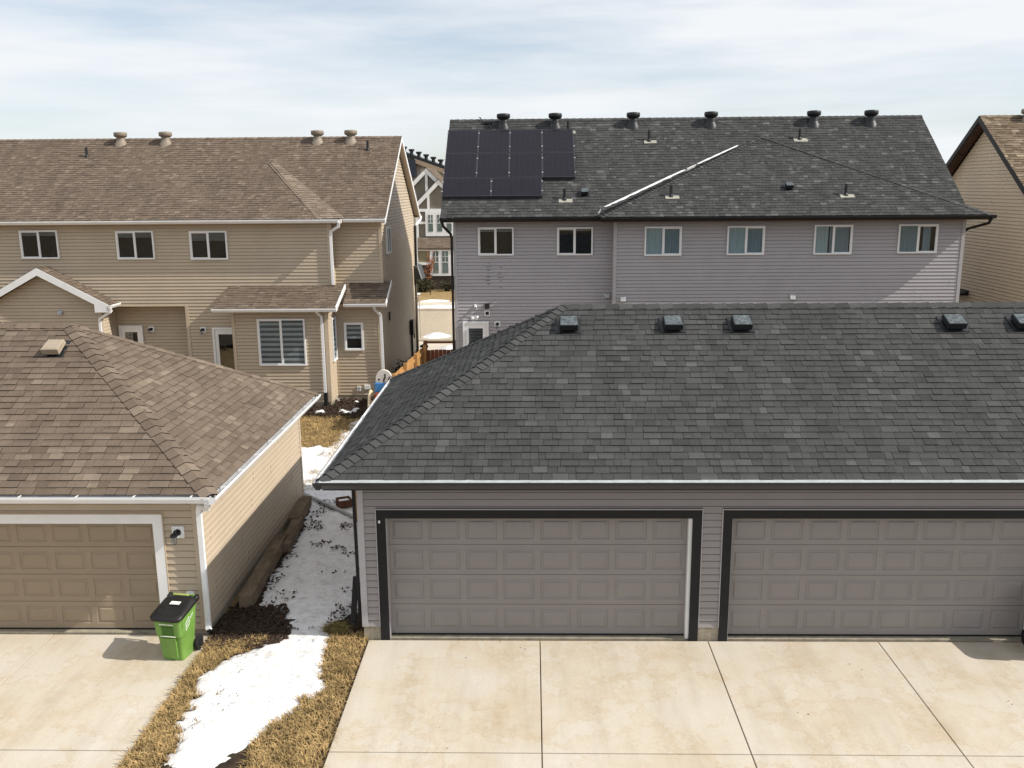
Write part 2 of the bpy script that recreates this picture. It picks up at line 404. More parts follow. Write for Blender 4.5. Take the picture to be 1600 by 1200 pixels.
def gutter(mb,p,q,out,w=.115,h=.115,mo=0,mi=1,hangers=True,drop=0):
    p=V3(p);q=V3(q);out=V3(out).normalized();z=V3((0,0,1))
    outer=[(0,0),(0,-h),(.065,-h),(w*.9,-h*.45),(w,-h*.35),(w,0)]
    inner=[(.004,0),(.004,-h+.004),(.063,-h+.004),(w*.9-.006,-h*.45+.004),(w-.008,-h*.35+.002),(w-.012,0)]
    f=lambda b,c:b+out*c[0]+z*(c[1]-drop)
    for i in range(len(outer)-1):
        mb.face([f(p,outer[i]),f(q,outer[i]),f(q,outer[i+1]),f(p,outer[i+1])],mo)
        mb.face([f(p,inner[i]),f(q,inner[i]),f(q,inner[i+1]),f(p,inner[i+1])],mi)
    mb.face([f(p,outer[-1]),f(q,outer[-1]),f(q,inner[-1]),f(p,inner[-1])],mo)
    for b in (p,q):
        mb.face([f(b,c) for c in outer],mo)
    if hangers:
        L=(q-p).length; d=(q-p).normalized(); t=.5
        while t<L:
            c=p+d*t; a=f(c,(.0,.004)); e=f(c,(w-.005,.004))
            mb.bar(a,e,.022,.006,m=2 if hangers=='w' else mi)
            t+=.9
def downspout(mb,pts,w=.075,d=.06,m=0):
    for a,b in zip(pts[:-1],pts[1:]):
        a=V3(a);b=V3(b);dd=(b-a).normalized()*.012
        mb.bar(a-dd,b+dd,w,d,up=(0,1,0) if abs((b-a).normalized().y)<.9 else (0,0,1),m=m)
def window(parent,W,u0,u1,z0,z1,split=True,cover=None,fw=.05,pm='glass',sash='left'):
    W0=W; W=lambda a,b_,z:W0(a,b_+.017,z)
    mb=MB(); d=.05
    mb.wbox(W,u0,u1,-.03,d,z1-fw,z1); mb.wbox(W,u0,u1,-.03,d+.008,z0,z0+fw)
    mb.wbox(W,u0,u0+fw,-.03,d,z0+fw,z1-fw); mb.wbox(W,u1-fw,u1,-.03,d,z0+fw,z1-fw)
    mid=(u0+u1)/2
    if split:
        mb.wbox(W,mid-.027,mid+.027,.004,d-.006,z0+fw,z1-fw)
        a,b=(u0+fw,mid-.027) if sash=='left' else (mid+.027,u1-fw)
    else: a,b=u0+fw,u1-fw
    s=.024
    mb.wbox(W,a,b,.004,d-.014,z1-fw-s,z1-fw); mb.wbox(W,a,b,.004,d-.014,z0+fw,z0+fw+s)
    mb.wbox(W,a,a+s,.004,d-.014,z0+fw+s,z1-fw-s); mb.wbox(W,b-s,b,.004,d-.014,z0+fw+s,z1-fw-s)
    mb.wbox(W,u0+.01,u1-.01,.001,.003,z0+.01,z1-.01,1)
    w=mb.build('window',[M['white'],M['interior']],parent)
    g=MB(); g.wbox(W,u0+fw*.8,u1-fw*.8,.022,.026,z0+fw*.8,z1-fw*.8); g.build('pane',M[pm],w)
    if cover: 
        c=MB(); kind=cover[0]; a0,a1=u0+fw,u1-fw; b0,b1=z0+fw,z1-fw
        if kind=='curtain':
            rng=random.Random(int(u0*100))
            for (f0,f1,mi) in cover[1]:
                x0=a0+(a1-a0)*f0; x1=a0+(a1-a0)*f1; k=max(4,int((x1-x0)/.05))
                for i in range(k):
                    xa=x0+(x1-x0)*i/k; xb=x0+(x1-x0)*(i+1)/k; na=.006+.010*(i%2); nb=.006+.010*((i+1)%2)
                    c.face([W(xa,na,b0),W(xb,nb,b0),W(xb,nb,b1),W(xa,na,b1)],mi)
            c.build('curtain',[M['curtain'],M['curtain_pale']],w)
        elif kind=='zebra':
            z=b1; i=0; bot=b0+(b1-b0)*cover[1]
            while z>bot:
                h=min(.085,z-bot); c.wbox(W,a0,a1,.008,.011+.003*(i%2),z-h,z,i%2); z-=h; i+=1
            c.build('blind',[M['blind_dark'],M['blind']],w)
        elif kind=='slat':
            z=b1; bot=b0+(b1-b0)*cover[1]
            while z>bot:
                c.hexa([W(a0,.004,z-.03),W(a1,.004,z-.03),W(a1,.016,z-.018),W(a0,.016,z-.018),W(a0,.004,z-.026),W(a1,.004,z-.026),W(a1,.016,z-.014),W(a0,.016,z-.014)],0); z-=.034
            c.build('blind',[M['blind']],w)
    return w
def man_door(parent,W,u0,u1,z0,z1,slats=False,glass=True):
    W0=W; W=lambda a,b_,z:W0(a,b_+.017,z)
    mb=MB(); f=.075
    mb.wbox(W,u0,u1,-.03,.06,z1-f,z1); mb.wbox(W,u0,u0+f,-.03,.06,z0,z1-f); mb.wbox(W,u1-f,u1,-.03,.06,z0,z1-f); mb.wbox(W,u0-.03,u1+.03,-.03,.09,z0-.05,z0)
    a,b=u0+f+.006,u1-f-.006; g=.12; gz=z0+.25
    mb.wbox(W,a,a+g,.004,.035,z0,z1-f-.006); mb.wbox(W,b-g,b,.004,.035,z0,z1-f-.006)
    mb.wbox(W,a+g,b-g,.004,.035,z0,gz); mb.wbox(W,a+g,b-g,.004,.035,z1-f-.16,z1-f-.006)
    mb.wbox(W,u0+.02,u1-.02,.001,.003,z0,z1-.02,1)
    d=mb.build('door',[M['white'],M['interior']],parent)
    p=MB(); p.wbox(W,a+g-.01,b-g+.01,.018,.022,gz-.01,z1-f-.15); p.build('pane',M['glass_door'],d)
    h=MB(); h.lathe(W(b-.06,.05,z0+1.0),[(.0,-.03),(.03,-.03),(.035,0),(.03,.02),(0,.02)],10,axis='y'); h.build('handle',M['steel'],d)
    if slats:
        c=MB(); z=z1-f-.17
        while z>gz+.02:
            c.hexa([W(a+g,.004,z-.034),W(b-g,.004,z-.034),W(b-g,.014,z-.02),W(a+g,.014,z-.02),W(a+g,.004,z-.03),W(b-g,.004,z-.03),W(b-g,.014,z-.016),W(a+g,.014,z-.016)]); z-=.05
        c.build('blind',M['blind'],d)
    return d
def wall_lamp(parent,W,u,z,s=.1):
    b=MB(); b.wbox(W,u-s,u+s,.0,.035,z-s,z+s); o=b.build('wall_lamp',M['white'],parent,bevel=.008)
    l=MB(); pts=[W(u-.01,.04,z-.02),W(u-.01,.09,z+.05),W(u-.01,.14,z+.06),W(u-.01,.18,z+.03)]
    l.tube(pts,.014,8); c=W(u-.01,.18,z)
    l.lathe((c[0],c[1],z),[(.012,.045),(.05,.02),(.062,-.01),(.058,-.02),(.0,-.02)],14)
    l.lathe((W(u,.03,z)),[(.055,-.012),(.055,.012)],14,axis='y')
    l.build('lamp_head',M['vent_black'],o)
    g=MB(); g.lathe((c[0],c[1],z-.02),[(.045,0),(.05,-.09),(.035,-.13),(0,-.135)],12)
    g.build('lamp_glass',M['glass_door'],o)
def hood_vent(parent,W,u,z,s=.09):
    b=MB(); b.wbox(W,u-s*1.1,u+s*1.1,0,.02,z-s,z+s)
    b.hexa([W(u-s*.85,.02,z-s*.8),W(u+s*.85,.02,z-s*.8),W(u+s*.85,.11,z-s*.8),W(u-s*.85,.11,z-s*.8),W(u-s*.85,.02,z+s*.8),W(u+s*.85,.02,z+s*.8),W(u+s*.85,.06,z+s*.6),W(u-s*.85,.06,z+s*.6)])
    b.build('wall_vent',M['steel'],parent)
def garage_door(parent,W,u0,u1,z0,z1,nc,material,rec=.14,nr=4):
    mb=MB(); H=(z1-z0)/nr; cw=(u1-u0)/nc
    for r in range(nr):
        a0=z0+r*H+.003; a1=z0+(r+1)*H-.003
        for c in range(nc):
            x0=u0+c*cw; x1=x0+cw
            rings=[((x0,x1),(a0,a1),0)]
            mx,mz=.048,.085
            def ring(i): 
                (xa,xb),(za,zb),n=rings[i]; return [(xa,za,n),(xb,za,n),(xb,zb,n),(xa,zb,n)]
            px0,px1,pz0,pz1=x0+mx,x1-mx,a0+mz,a1-mz
            rings.append(((px0,px1),(pz0,pz1),0)); rings.append(((px0+.012,px1-.012),(pz0+.012,pz1-.012),-.013))
            rings.append(((px0+.042,px1-.042),(pz0+.038,pz1-.038),-.010)); rings.append(((px0+.060,px1-.060),(pz0+.054,pz1-.054),.003))
            for i in range(len(rings)-1):
                A=ring(i);B=ring(i+1)
                for k in range(4):
                    q=[A[k],A[(k+1)%4],B[(k+1)%4],B[k]]; mb.face([W(p[0],-rec+p[2],p[1]) for p in q])
            mb.face([W(p[0],-rec+p[2],p[1]) for p in ring(len(rings)-1)])
    d=mb.build('garage_door',[material],parent)
    k=MB(); k.wbox(W,u0,u1,-rec-.06,-rec-.03,z0-.02,z1,0); k.wbox(W,u0,u1,-rec-.02,-rec+.012,z0-.035,z0-.004,0); k.build('door_seal',M['dark'],d)
    return d
def pipe_proto(name='pipe_vent'):
    b=MB(); b.tube([(0,0,-.05),(0,0,.34)],.05,12); return b
_pipe=None
def round_vent_mesh():
    b=MB()
    b.lathe((0,0,0),[(.23,-.12),(.23,-.0),(.19,.02),(.175,.08),(.155,.14),(.155,.22)],20)
    return b
def cap_mesh():
    b=MB(); b.lathe((0,0,0),[(.155,.20),(.20,.215),(.225,.235),(.242,.25),(.245,.35),(.23,.385),(.14,.40),(0,.402)],22); return b

# ------------------------------------------------------------------ setting
def sheet(name,x0,x1,y0,y1,z,m,kind='structure'):
    b=MB(); b.face([(x0,y0,z),(x1,y0,z),(x1,y1,z),(x0,y1,z)]); o=b.build(name,m); tag(o,kind=kind); return o
sheet('ground',-900,900,-900,1500,-.012,M['ground'])
# alley
sheet('alley',-60,60,1.0,7.6,.004,M['asphalt'])
# driveways of poured slabs with saw-cut joints
def driveway(xs,y0,y1,joints_y):
    b=MB(); ys=[y0]+joints_y+[y1]
    for i in range(len(xs)-1):
        for j in range(len(ys)-1):
            b.box(xs[i]+.008,xs[i+1]-.008,ys[j]+.008,ys[j+1]-.008,-.10,.02)
    o=b.build('driveway',M['conc'],bevel=.006); tag(o,kind='structure'); return o
driveway([-2.70,.11,2.84,5.58,8.3,11.1,13.9],7.6,13.62,[10.6])
driveway([-22,-19.2,-16.4,-13.6,-10.8,-8.0,-5.32],7.6,13.78,[10.6])
sheet('alley_gap_ground',-5.31,-2.71,7.6,30,.0,M['dirt'])
sheet('yard_lawn',-22,-3.2,20.4,28.55,.004,M['lawn'])
mb=MB(); mb.box(-12,-4.6,28.5,31.5,-.02,.03); tag(mb.build('mulch_bed',M['mulch']),kind='structure')
sheet('side_yard',-5.3,-2.6,31.6,41.5,.004,M['walk'])
sheet('front_walk',-40,40,41.5,43.3,.008,M['walk'])
sheet('road',-120,120,43.3,54.0,.012,M['road'])
mb=MB(); mb.box(-120,120,54.0,54.25,-.05,.14); mb.box(-120,120,43.1,43.3,-.05,.10); tag(mb.build('kerb',M['walk']),kind='structure')
sheet('far_verge',-120,120,54.25,56.1,.09,M['lawn'])
sheet('far_sidewalk',-120,120,56.1,57.6,.10,M['walk'])
sheet('far_lawn',-120,120,57.6,70,.08,M['lawn'])

def nz(x,y,s,o=0): return noise.noise(V3((x*s+o,y*s-o*1.7,o*.37)))
def fbm(x,y,s,o=0): return nz(x,y,s,o)+.5*nz(x,y,s*2.1,o+5)+.25*nz(x,y,s*4.3,o+9)+.12*nz(x,y,s*9,o+13)
def height_sheet(name,x0,x1,y0,y1,cell,fn,m,label,cat,kind='stuff',base=.0):
    nx=int((x1-x0)/cell);ny=int((y1-y0)/cell); idx={}; b=MB(); H={}
    for i in range(nx+1):
        for j in range(ny+1): H[i,j]=fn(x0+i*cell,y0+j*cell)
    def vid(i,j):
        if (i,j) not in idx:
            idx[i,j]=len(b.v); h=H[i,j]; b.v.append((x0+i*cell,y0+j*cell,base+(h if h>0 else -.012)))
        return idx[i,j]
    for i in range(nx):
        for j in range(ny):
            if max(H[i,j],H[i+1,j],H[i,j+1],H[i+1,j+1])>0:
                b.f.append((vid(i,j),vid(i+1,j),vid(i+1,j+1),vid(i,j+1))); b.m.append(0); b.a.append(.5)
    o=b.build(name,m,smooth=True); tag(o,label,cat,kind=kind); return o
def edge(x,a,b,w=.35): return min((x-a)/w,(b-x)/w,1)
def poly_sd(x,y,P):
    d=1e9; ins=False; n=len(P)
    for i in range(n):
        ax,ay=P[i]; bx,by_=P[(i+1)%n]; ex,ey=bx-ax,by_-ay; t=max(0,min(1,((x-ax)*ex+(y-ay)*ey)/(ex*ex+ey*ey)))
        d=min(d,math.hypot(x-ax-t*ex,y-ay-t*ey))
        if (ay>y)!=(by_>y) and x<(bx-ax)*(y-ay)/(by_-ay)+ax: ins=not ins
    return d if ins else -d
SNOW_A=[(-4.75,14.5),(-4.15,14.42),(-3.95,14.1),(-3.85,13.75),(-3.3,14.0),(-3.2,14.55),(-2.7,14.7),(-2.7,20.5),(-2.85,29.3),(-5.0,29.4),(-5.7,27.5),(-5.75,25.5),(-6.1,23.2),(-6.1,20.9),(-5.4,20.4),(-5.12,19.6),(-4.98,18.6),(-5.0,16.2),(-4.86,14.9)]
SNOW_B=[(-5.16,12.4),(-5.02,12.85),(-4.7,13.15),(-4.4,13.45),(-4.15,13.8),(-4.05,14.6),(-3.35,14.7),(-3.36,13.9),(-3.38,13.3),(-3.22,12.6),(-3.3,11.7),(-3.75,10.9),(-4.15,10.2),(-4.75,10.3),(-5.0,11.3)]
SNOW_C=[(-3.5,13.4),(-3.38,13.5),(-3.3,12.7),(-3.05,12.2),(-3.2,11.6),(-3.5,12.2)]
def snow_gap(x,y):
    n=fbm(x,y,1.7,3.1); n2=fbm(x,y,6.0,8.2)
    d=max(poly_sd(x,y,SNOW_A),poly_sd(x,y,SNOW_B),poly_sd(x,y,SNOW_C))
    front=max(0,min(1,(13.2-y)/.5)); n3=fbm(x,y,3.1,17)
    m=d*3.2
    m=min(m,1.0)+.20*n+.20*n2+.16
    # bare crumbs beside the timbers, along the right wall base and the worn middle
    if y<18.6: m-=max(0,min(1,(-4.25-x)/.5))*max(0,n2+.02)*1.3
    if y<15.6: m-=max(0,min(1,(x+3.4)/.4))*max(0,n2+.08)*1.4
    if 14<y<20: m-=.55*max(0,n2-.42)*3
    m-=front*(.10+.75*max(0,n3-.22)+.25*max(0,n2))
    if m<=0: return -.01
    h=min(m,.7)*.065
    return h+.02*n2+.022*n*min(1,m*2)+.006*fbm(x,y,13,4)
height_sheet('snow',-6.6,-2.7,9.4,29.8,.04,snow_gap,M['snow'],'patchy old snow between the tan garage and the grey garage','snow')
def dirt_h(x,y):
    n=fbm(x,y,2.1,1.7); m=min(1.2-math.hypot((x+4.88)/.68,(y-14.0)/.70),1)
    m2=1-math.hypot((x+3.0)/.5,(y-14.2)/.45)
    m=max(m,m2)+.35*n
    return m*.05+.02*fbm(x,y,7,2) if m>0 else -.01
height_sheet('bare_soil',-5.4,-2.75,12.9,15.4,.04,dirt_h,M['dirt'],'dark wet soil heap beside the tan garage corner','soil')
def bed_h(x,y):
    m=1.2-math.hypot((x+6.0)/1.9,(y-29.3)/.95)+.3*fbm(x,y,2,4); return .03+m*.06+.02*fbm(x,y,6,2) if m>0 else -.02
height_sheet('bark_mulch',-8.2,-4.3,28.2,30.8,.06,bed_h,M['mulch'],'dark bark mulch mound below the bay windows','mulch')
def bed_snow(x,y):
    m=.36*fbm(x,y,1.6,21)+.22*fbm(x,y,4,7)-.20; 
    if not(-8<x<-4.9 and 28.7<y<30.7): return -.01
    return .10+m*.1 if m>0 else -.01
height_sheet('snow_scrap',-8,-4.9,28.7,30.7,.05,bed_snow,M['snow'],'thin scraps of snow on the dark mulch','snow')
def lawn_snow(x,y):
    m=1-math.hypot((x+6.25)/.75,(y-23.2)/1.7)+.45*fbm(x,y,1.2,2)+.15*fbm(x,y,5,4)
    return .012+min(m,.5)*.07 if m>0 else -.01
height_sheet('melting_snow',-7.6,-5.3,20.9,25.6,.05,lawn_snow,M['snow'],'melting snow on the dormant lawn behind the tan garage','snow')
def far_snow(x,y):
    m=.6-abs(y-55.15)/.95+.25*fbm(x,y,.8,6); return min(m,.5)*.25 if m>0 else -.01
height_sheet('snow_bank',-14,2,54.2,56.2,.12,far_snow,M['snow'],'snow bank along the far kerb','snow',base=.08)
def far_snow2(x,y):
    m=max(.8-math.hypot((x+6.3)/1.3,(y-58.3)/.7),.8-math.hypot((x+8.4)/.9,(y-61.5)/2.2))+.3*fbm(x,y,.9,9); return min(m,.5)*.2 if m>0 else -.01
height_sheet('lawn_snow',-11,-3,57.4,64.5,.12,far_snow2,M['snow'],'snow scraps on the yellow lawn across the street','snow',base=.08)
def near_snow(x,y):
    m=max(.85-math.hypot((x+4.75)/.95,(y-44.6)/.8),.8-math.hypot((x+3.75)/.75,(y-40.9)/.9))+.2*fbm(x,y,1.3,5); return min(m,.6)*.28 if m>0 else -.01
height_sheet('kerb_snow',-7,-2.4,39.6,46,.08,near_snow,M['snow'],'snow heap left on the near edge of the street','snow')

# ------------------------------------------------------------------ scattered stuff
def blades(name,region,count,m,label,cat,h=(.05,.13),seed=5,base=.01):
    rng=random.Random(seed); b=MB(); k=0; tries=0
    while k<count and tries<count*8:
        tries+=1; p=region(rng)
        if p is None: continue
        x,y=p; a=rng.random()*6.283; L=rng.uniform(*h); w=rng.uniform(.004,.009); lean=rng.uniform(.3,1.6)
        d=V3((math.cos(a),math.sin(a),0)); s=V3((-d.y,d.x,0))*w; q=V3((x,y,base)); t=q+d*L*lean+V3((0,0,L*.6))
        mid=q+d*L*lean*.4+V3((0,0,L*.5))
        b.face([q-s,q+s,mid+s*.7,mid-s*.7]); b.face([mid-s*.7,mid+s*.7,t]); k+=1
    return tag(b.build(name,m),label,cat,kind='stuff')
def reg(x0,x1,y0,y1,fn):
    def f(r):
        x=r.uniform(x0,x1);y=r.uniform(y0,y1); return (x,y) if fn(x,y) else None
    return f
no_snow=lambda x,y: snow_gap(x,y)<=.004
blades('dry_grass',reg(-5.31,-2.72,9.6,13.9,lambda x,y: (x<-4.55+.4*fbm(x,y,2,1) and y<13.55+.25*fbm(x,y,2,1)) and no_snow(x,y)),6500,M['straw'],'flattened straw coloured grass along the left driveway edge','grass',seed=1)
blades('dry_grass',reg(-3.75,-2.72,9.6,13.85,lambda x,y: no_snow(x,y)),7500,M['straw'],'flattened straw coloured grass along the right driveway edge','grass',seed=2)
blades('grass_tuft',reg(-3.55,-3.0,13.7,14.2,lambda x,y: math.hypot((x+3.30)/1.2,y-13.95)<.17),450,M['straw_g'],'small greenish grass tuft in the snow between the garages','grass',h=(.08,.17),seed=3)
blades('lawn_blades',reg(-8.0,-5.3,21,28.5,lambda x,y: lawn_snow(x,y)<0.0 and fbm(x,y,.7,3)>-.6),12000,M['straw'],'yellow dormant lawn behind the tan garage','grass',seed=4)
def chips(name,region,count,m,label,seed,size=(.015,.055),base=.03):
    rng=random.Random(seed); b=MB(); k=0; tr=0
    while k<count and tr<count*8:
        tr+=1; p=region(rng)
        if p is None: continue
        x,y=p; s=rng.uniform(*size); a=rng.random()*6.28; c=V3((x,y,base+rng.random()*.03)); u=V3((math.cos(a),math.sin(a),rng.uniform(-.4,.4)))*s; w=V3((-math.sin(a),math.cos(a),rng.uniform(-.4,.4)))*s*rng.uniform(.3,.7)
        t=V3((0,0,s*.5)); b.hexa([c-u-w,c+u-w*.6,c+u*.8+w,c-u*.9+w,c-u*.8-w*.7+t,c+u*.7-w*.5+t,c+u*.6+w*.7+t,c-u*.7+w*.6+t]); k+=1
    return tag(b.build(name,m),label,'debris',kind='stuff')
chips('soil_clods',reg(-5.35,-3.9,13.3,15.1,lambda x,y: dirt_h(x,y)>-.005),2600,M['chip'],'loose bark and soil clods at the tan garage corner',7,(.01,.036))
chips('mulch_chips',reg(-8,-4.6,28.3,30.7,lambda x,y: bed_snow(x,y)<0),1500,M['chip'],'loose bark chips in the bed under the bay windows',8,base=.08)
chips('leaf_debris',reg(-5.0,-2.8,13.9,20.3,lambda x,y: fbm(x,y,2.1,31)+max(0,-4.2-x)*.7+max(0,16.0-y)*.35*(1 if x>-3.5 else .3)>.50),900,M['chip'],'dead leaves and soil crumbs lying on the snow',9,(.008,.030),.055)

chips('snow_grit',reg(-5.1,-3.0,10.2,13.6,lambda x,y: snow_gap(x,y)>.01 and fbm(x,y,2.3,77)>.25),170,M['chip'],'specks of soil on the snow beside the driveways',12,(.004,.012),.052)
chips('driveway_grit',reg(-2.6,13.8,10.5,13.55,lambda x,y: fbm(x,y,1.2,51)+max(0,(y-13.0))*.8>.55),160,M['chip'],'fine grit and leaf bits on the concrete driveway',13,(.004,.012),.018)

# ------------------------------------------------------------------ grey garage (right)
gg=thing('garage','long dark shingled hip roof garage with grey doors and black trim','garage',(5,13.65,0))
GX,GY,GD,GE,GH=-3.249,13.164,3.828,2.908,2.176
GX2=14.2; WX,WY=-2.77,13.65; WX2=13.7; WYB=20.35
ridge0=(GX+GD,GY+GD,GE+GH); ridge1=(GX2-GD,GY+GD,GE+GH)
cF=[(GX,GY,GE),(GX2,GY,GE),ridge1,ridge0]
cL=[(GX,GY+2*GD,GE),(GX,GY,GE),ridge0]
cR=[(GX2,GY,GE),(GX2,GY+2*GD,GE),ridge1]
cB=[(GX2,GY+2*GD,GE),(GX,GY+2*GD,GE),ridge0,ridge1]
mb=MB()
shingles(mb,cF,seed=1,wr=(.10,.29)); shingles(mb,cL,seed=2); shingles(mb,cR,seed=3); shingles(mb,cB,seed=4,wr=(.3,.7))
nF,nL,nR,nB=newell(cF),newell(cL),newell(cR),newell(cB)
cap_row(mb,cF[0],ridge0,nF,nL,5); cap_row(mb,cL[0],ridge0,nL,nB,6); cap_row(mb,cF[1],ridge1,nF,nR,7)
cap_row(mb,ridge1,ridge0,nF,nB,9,expo=.25)
roof=mb.build('roof',M['shg_grey'],gg)
# gutters
mb=MB(); e=.02
gutter(mb,(GX+.0,GY+.02,GE-.01),(GX2,GY+.02,GE-.01),(0,-1,0),mi=1); mb.sep(); gutter(mb,(GX+.02,GY-.09,GE-.011),(GX+.02,GY+2*GD,GE-.011),(-1,0,0),mo=0,mi=2); mb.sep()
mb.split('gutter',[M['charcoal'],M['gutter_in'],M['white_al']],gg)
mb=MB(); mb.hexa([(GX,GY-.085,GE-.012),(GX2,GY-.085,GE-.012),(GX2,GY+.0,GE+.004),(GX,GY+.0,GE+.004),(GX,GY-.085,GE-.008),(GX2,GY-.085,GE-.008),(GX2,GY+.0,GE+.008),(GX,GY+.0,GE+.008)]); mb.build('gutter_guard',M['guard'],gg)
mb=MB(); mb.box(GX+.03,GX2-.03,GY+.03,WY-.0,GE-.17,GE-.14); mb.box(GX+.03,WX,WY,GY+2*GD-.03,GE-.17,GE-.14); mb.box(GX+.03,GX2-.03,GY+.03,GY+.05,GE-.15,GE-.0); mb.box(GX+.03,GX+.05,GY+.06,GY+2*GD-.03,GE-.15,GE-.0)
mb.build('soffit',M['charcoal'],gg)
# walls
W=rear(WY); mb=MB(); top=GE-.17
doors=[(-2.35,2.53),(3.15,8.03),(8.65,13.0)]
tw=.142; Z0=.25
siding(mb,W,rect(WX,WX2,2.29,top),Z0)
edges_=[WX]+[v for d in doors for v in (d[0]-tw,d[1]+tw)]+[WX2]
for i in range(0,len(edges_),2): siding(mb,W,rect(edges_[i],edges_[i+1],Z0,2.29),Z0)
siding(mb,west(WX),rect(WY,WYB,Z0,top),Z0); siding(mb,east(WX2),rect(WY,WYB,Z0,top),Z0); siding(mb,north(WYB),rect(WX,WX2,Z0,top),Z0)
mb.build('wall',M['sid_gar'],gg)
mb=MB(); mb.wbox(W,WX-.022,WX+.075,-.075,.024,Z0,top); mb.sep(); mb.wbox(W,WX2-.075,WX2+.02,-.075,.024,Z0,top); mb.sep(); mb.box(WX-.022,WX+.075,WYB-.07,WYB+.022,Z0,top); mb.sep()
mb.split('corner_trim',M['trim_grey'],gg)
mb=MB()
for i in range(0,len(edges_),2): mb.wbox(W,edges_[i]+(.0 if i else -.0),edges_[i+1],-.2,.006,-.1,Z0); mb.sep()
mb.box(WX-.006,WX+.2,WY+.2,WYB,-.1,Z0); mb.sep()
mb.split('foundation',M['conc_f'],gg)
for d in doors:
    a,b=d; mb=MB()
    mb.wbox(W,a-tw,b+tw,-.13,.03,2.266-tw,2.266); mb.wbox(W,a-tw,a,-.13,.03,-.0,2.266-tw); mb.wbox(W,b,b+tw,-.13,.03,-.0,2.266-tw)
    mb.wbox(W,a-tw-.014,b+tw+.014,.0,.034,2.268,2.282,1); mb.wbox(W,a-tw-.016,a-tw-.002,0,.026,Z0,2.266,2); mb.wbox(W,b+tw+.002,b+tw+.016,0,.026,Z0,2.266,2)
    mb.wbox(W,a+.001,a+.012,-.20,.0,.0,2.12,1); mb.wbox(W,b-.055,b-.001,-.135,-.02,.02,2.12,3)
    fr=mb.build('door_frame',[M['black'],M['trim_grey'],M['trim_grey'],M['white']],gg)
    garage_door(gg,W,a+.012,b-.05,.055,2.14,8,M['door_grey'])
    s=MB(); s.wbox(W,a,b,-.22,-.02,-.05,.032); s.build('door_sill',M['conc_f'],gg)
mb=MB(); mb.wbox(W,-2.46,-2.43,.03,.045,2.05,2.09); mb.build('door_sensor',M['white'],gg)
mb=MB(); downspout(mb,[(-2.86,13.72,2.78),(-2.845,13.74,.32),(-2.92,13.80,.2),(-3.0,13.84,.22)],.045,.055); mb.bar((-2.99,13.86,.2),(-2.93,13.95,.98),.085,.075,up=(0,1,0))
mb.build('downspout',M['black'],gg)
# box vents on the grey garage roof
def roof_n(slope): return math.atan(slope)
def box_vent(name,parent,x,y,z,slope,w,mbody,mtop,flange=None):
    ang=math.atan(slope); c,s=math.cos(ang),math.sin(ang)
    T=lambda a,b,h:(x+a, y+b*c-h*s, z+b*s+h*c)
    b=MB(); h=w/2
    b.hexa([T(-h*1.35,-h*1.3,.0),T(h*1.35,-h*1.3,.0),T(h*1.35,h*1.4,.0),T(-h*1.35,h*1.4,0),T(-h*1.35,-h*1.3,.016),T(h*1.35,-h*1.3,.016),T(h*1.35,h*1.4,.016),T(-h*1.35,h*1.4,.016)],1)
    b.hexa([T(-h*.8,-h*.75,.01),T(h*.8,-h*.75,.01),T(h*.8,h*.9,.01),T(-h*.8,h*.9,.01),T(-h*.8,-h*.75,.12),T(h*.8,-h*.75,.12),T(h*.8,h*.9,.10),T(-h*.8,h*.9,.1)],0)
    o=b.build(name,[mbody,flange or mbody],parent)
    t=MB()
    t.hexa([T(-h,-h*1.15,.05),T(h,-h*1.15,.05),T(h,h*.95,.04),T(-h,h*.95,.04),T(-h,-h*1.1,.165),T(h,-h*1.1,.165),T(h*.93,h*.95,.125),T(-h*.93,h*.95,.125)],0)
    t.hexa([T(-h*.96,-h*1.04,.163),T(h*.96,-h*1.04,.163),T(h*.9,h*.9,.124),T(-h*.9,h*.9,.124),T(-h*.9,-h*.98,.170),T(h*.9,-h*.98,.170),T(h*.84,h*.85,.134),T(-h*.84,h*.85,.134)],1)
    t.build('hood',[mbody,mtop],o,bevel=.008)
    return o
for x in (.66,2.54,3.78,7.58,8.82): box_vent('roof_vent',gg,x,16.42,4.77,.5685,.33,M['vent_black'],M['galv'])

# ------------------------------------------------------------------ tan garage (left)
tg=thing('garage','tan hip roof garage with white framed door and white gutter','garage',(-8,13.8,0))
TX,TY,TE=-5.0,13.35,2.61; TX0=-17.5; TYB=20.45; TRY=16.87; TRZ=4.79; TRX=-8.75
r0=(TRX,TRY,TRZ); r1=(TX0+3.75,TRY,TRZ)
F=[(TX0,TY,TE),(TX,TY,TE),r0,r1]; E_=[(TX,TY,TE),(TX,TYB,TE),r0]; Wd=[(TX0,TYB,TE),(TX0,TY,TE),r1]; B=[(TX,TYB,TE),(TX0,TYB,TE),r1,r0]
mb=MB(); shingles(mb,F,seed=21); shingles(mb,E_,seed=22); shingles(mb,Wd,seed=23,wr=(.3,.7)); shingles(mb,B,seed=24,wr=(.3,.7))
nf,ne,nb=newell(F),newell(E_),newell(B)
cap_row(mb,F[1],r0,nf,ne,25,expo=.22,w=.16); cap_row(mb,E_[1],r0,ne,nb,26,expo=.22); cap_row(mb,r1,r0,nf,nb,27,expo=.25)
mb.build('roof',M['shg_tan'],tg)
mb=MB(); gutter(mb,(TX0,TY+.02,TE-.01),(TX-.02,TY+.02,TE-.01),(0,-1,0),hangers='w'); mb.sep(); gutter(mb,(TX-.02,TY-.09,TE-.011),(TX-.02,TYB,TE-.011),(1,0,0),hangers='w'); mb.sep()
mb.split('gutter',[M['white_al'],M['gutter_in_w'],M['white']],tg)
wx=-5.42; wy=13.8; wyb=20.3; wx0=-17.1; ttop=TE-.15
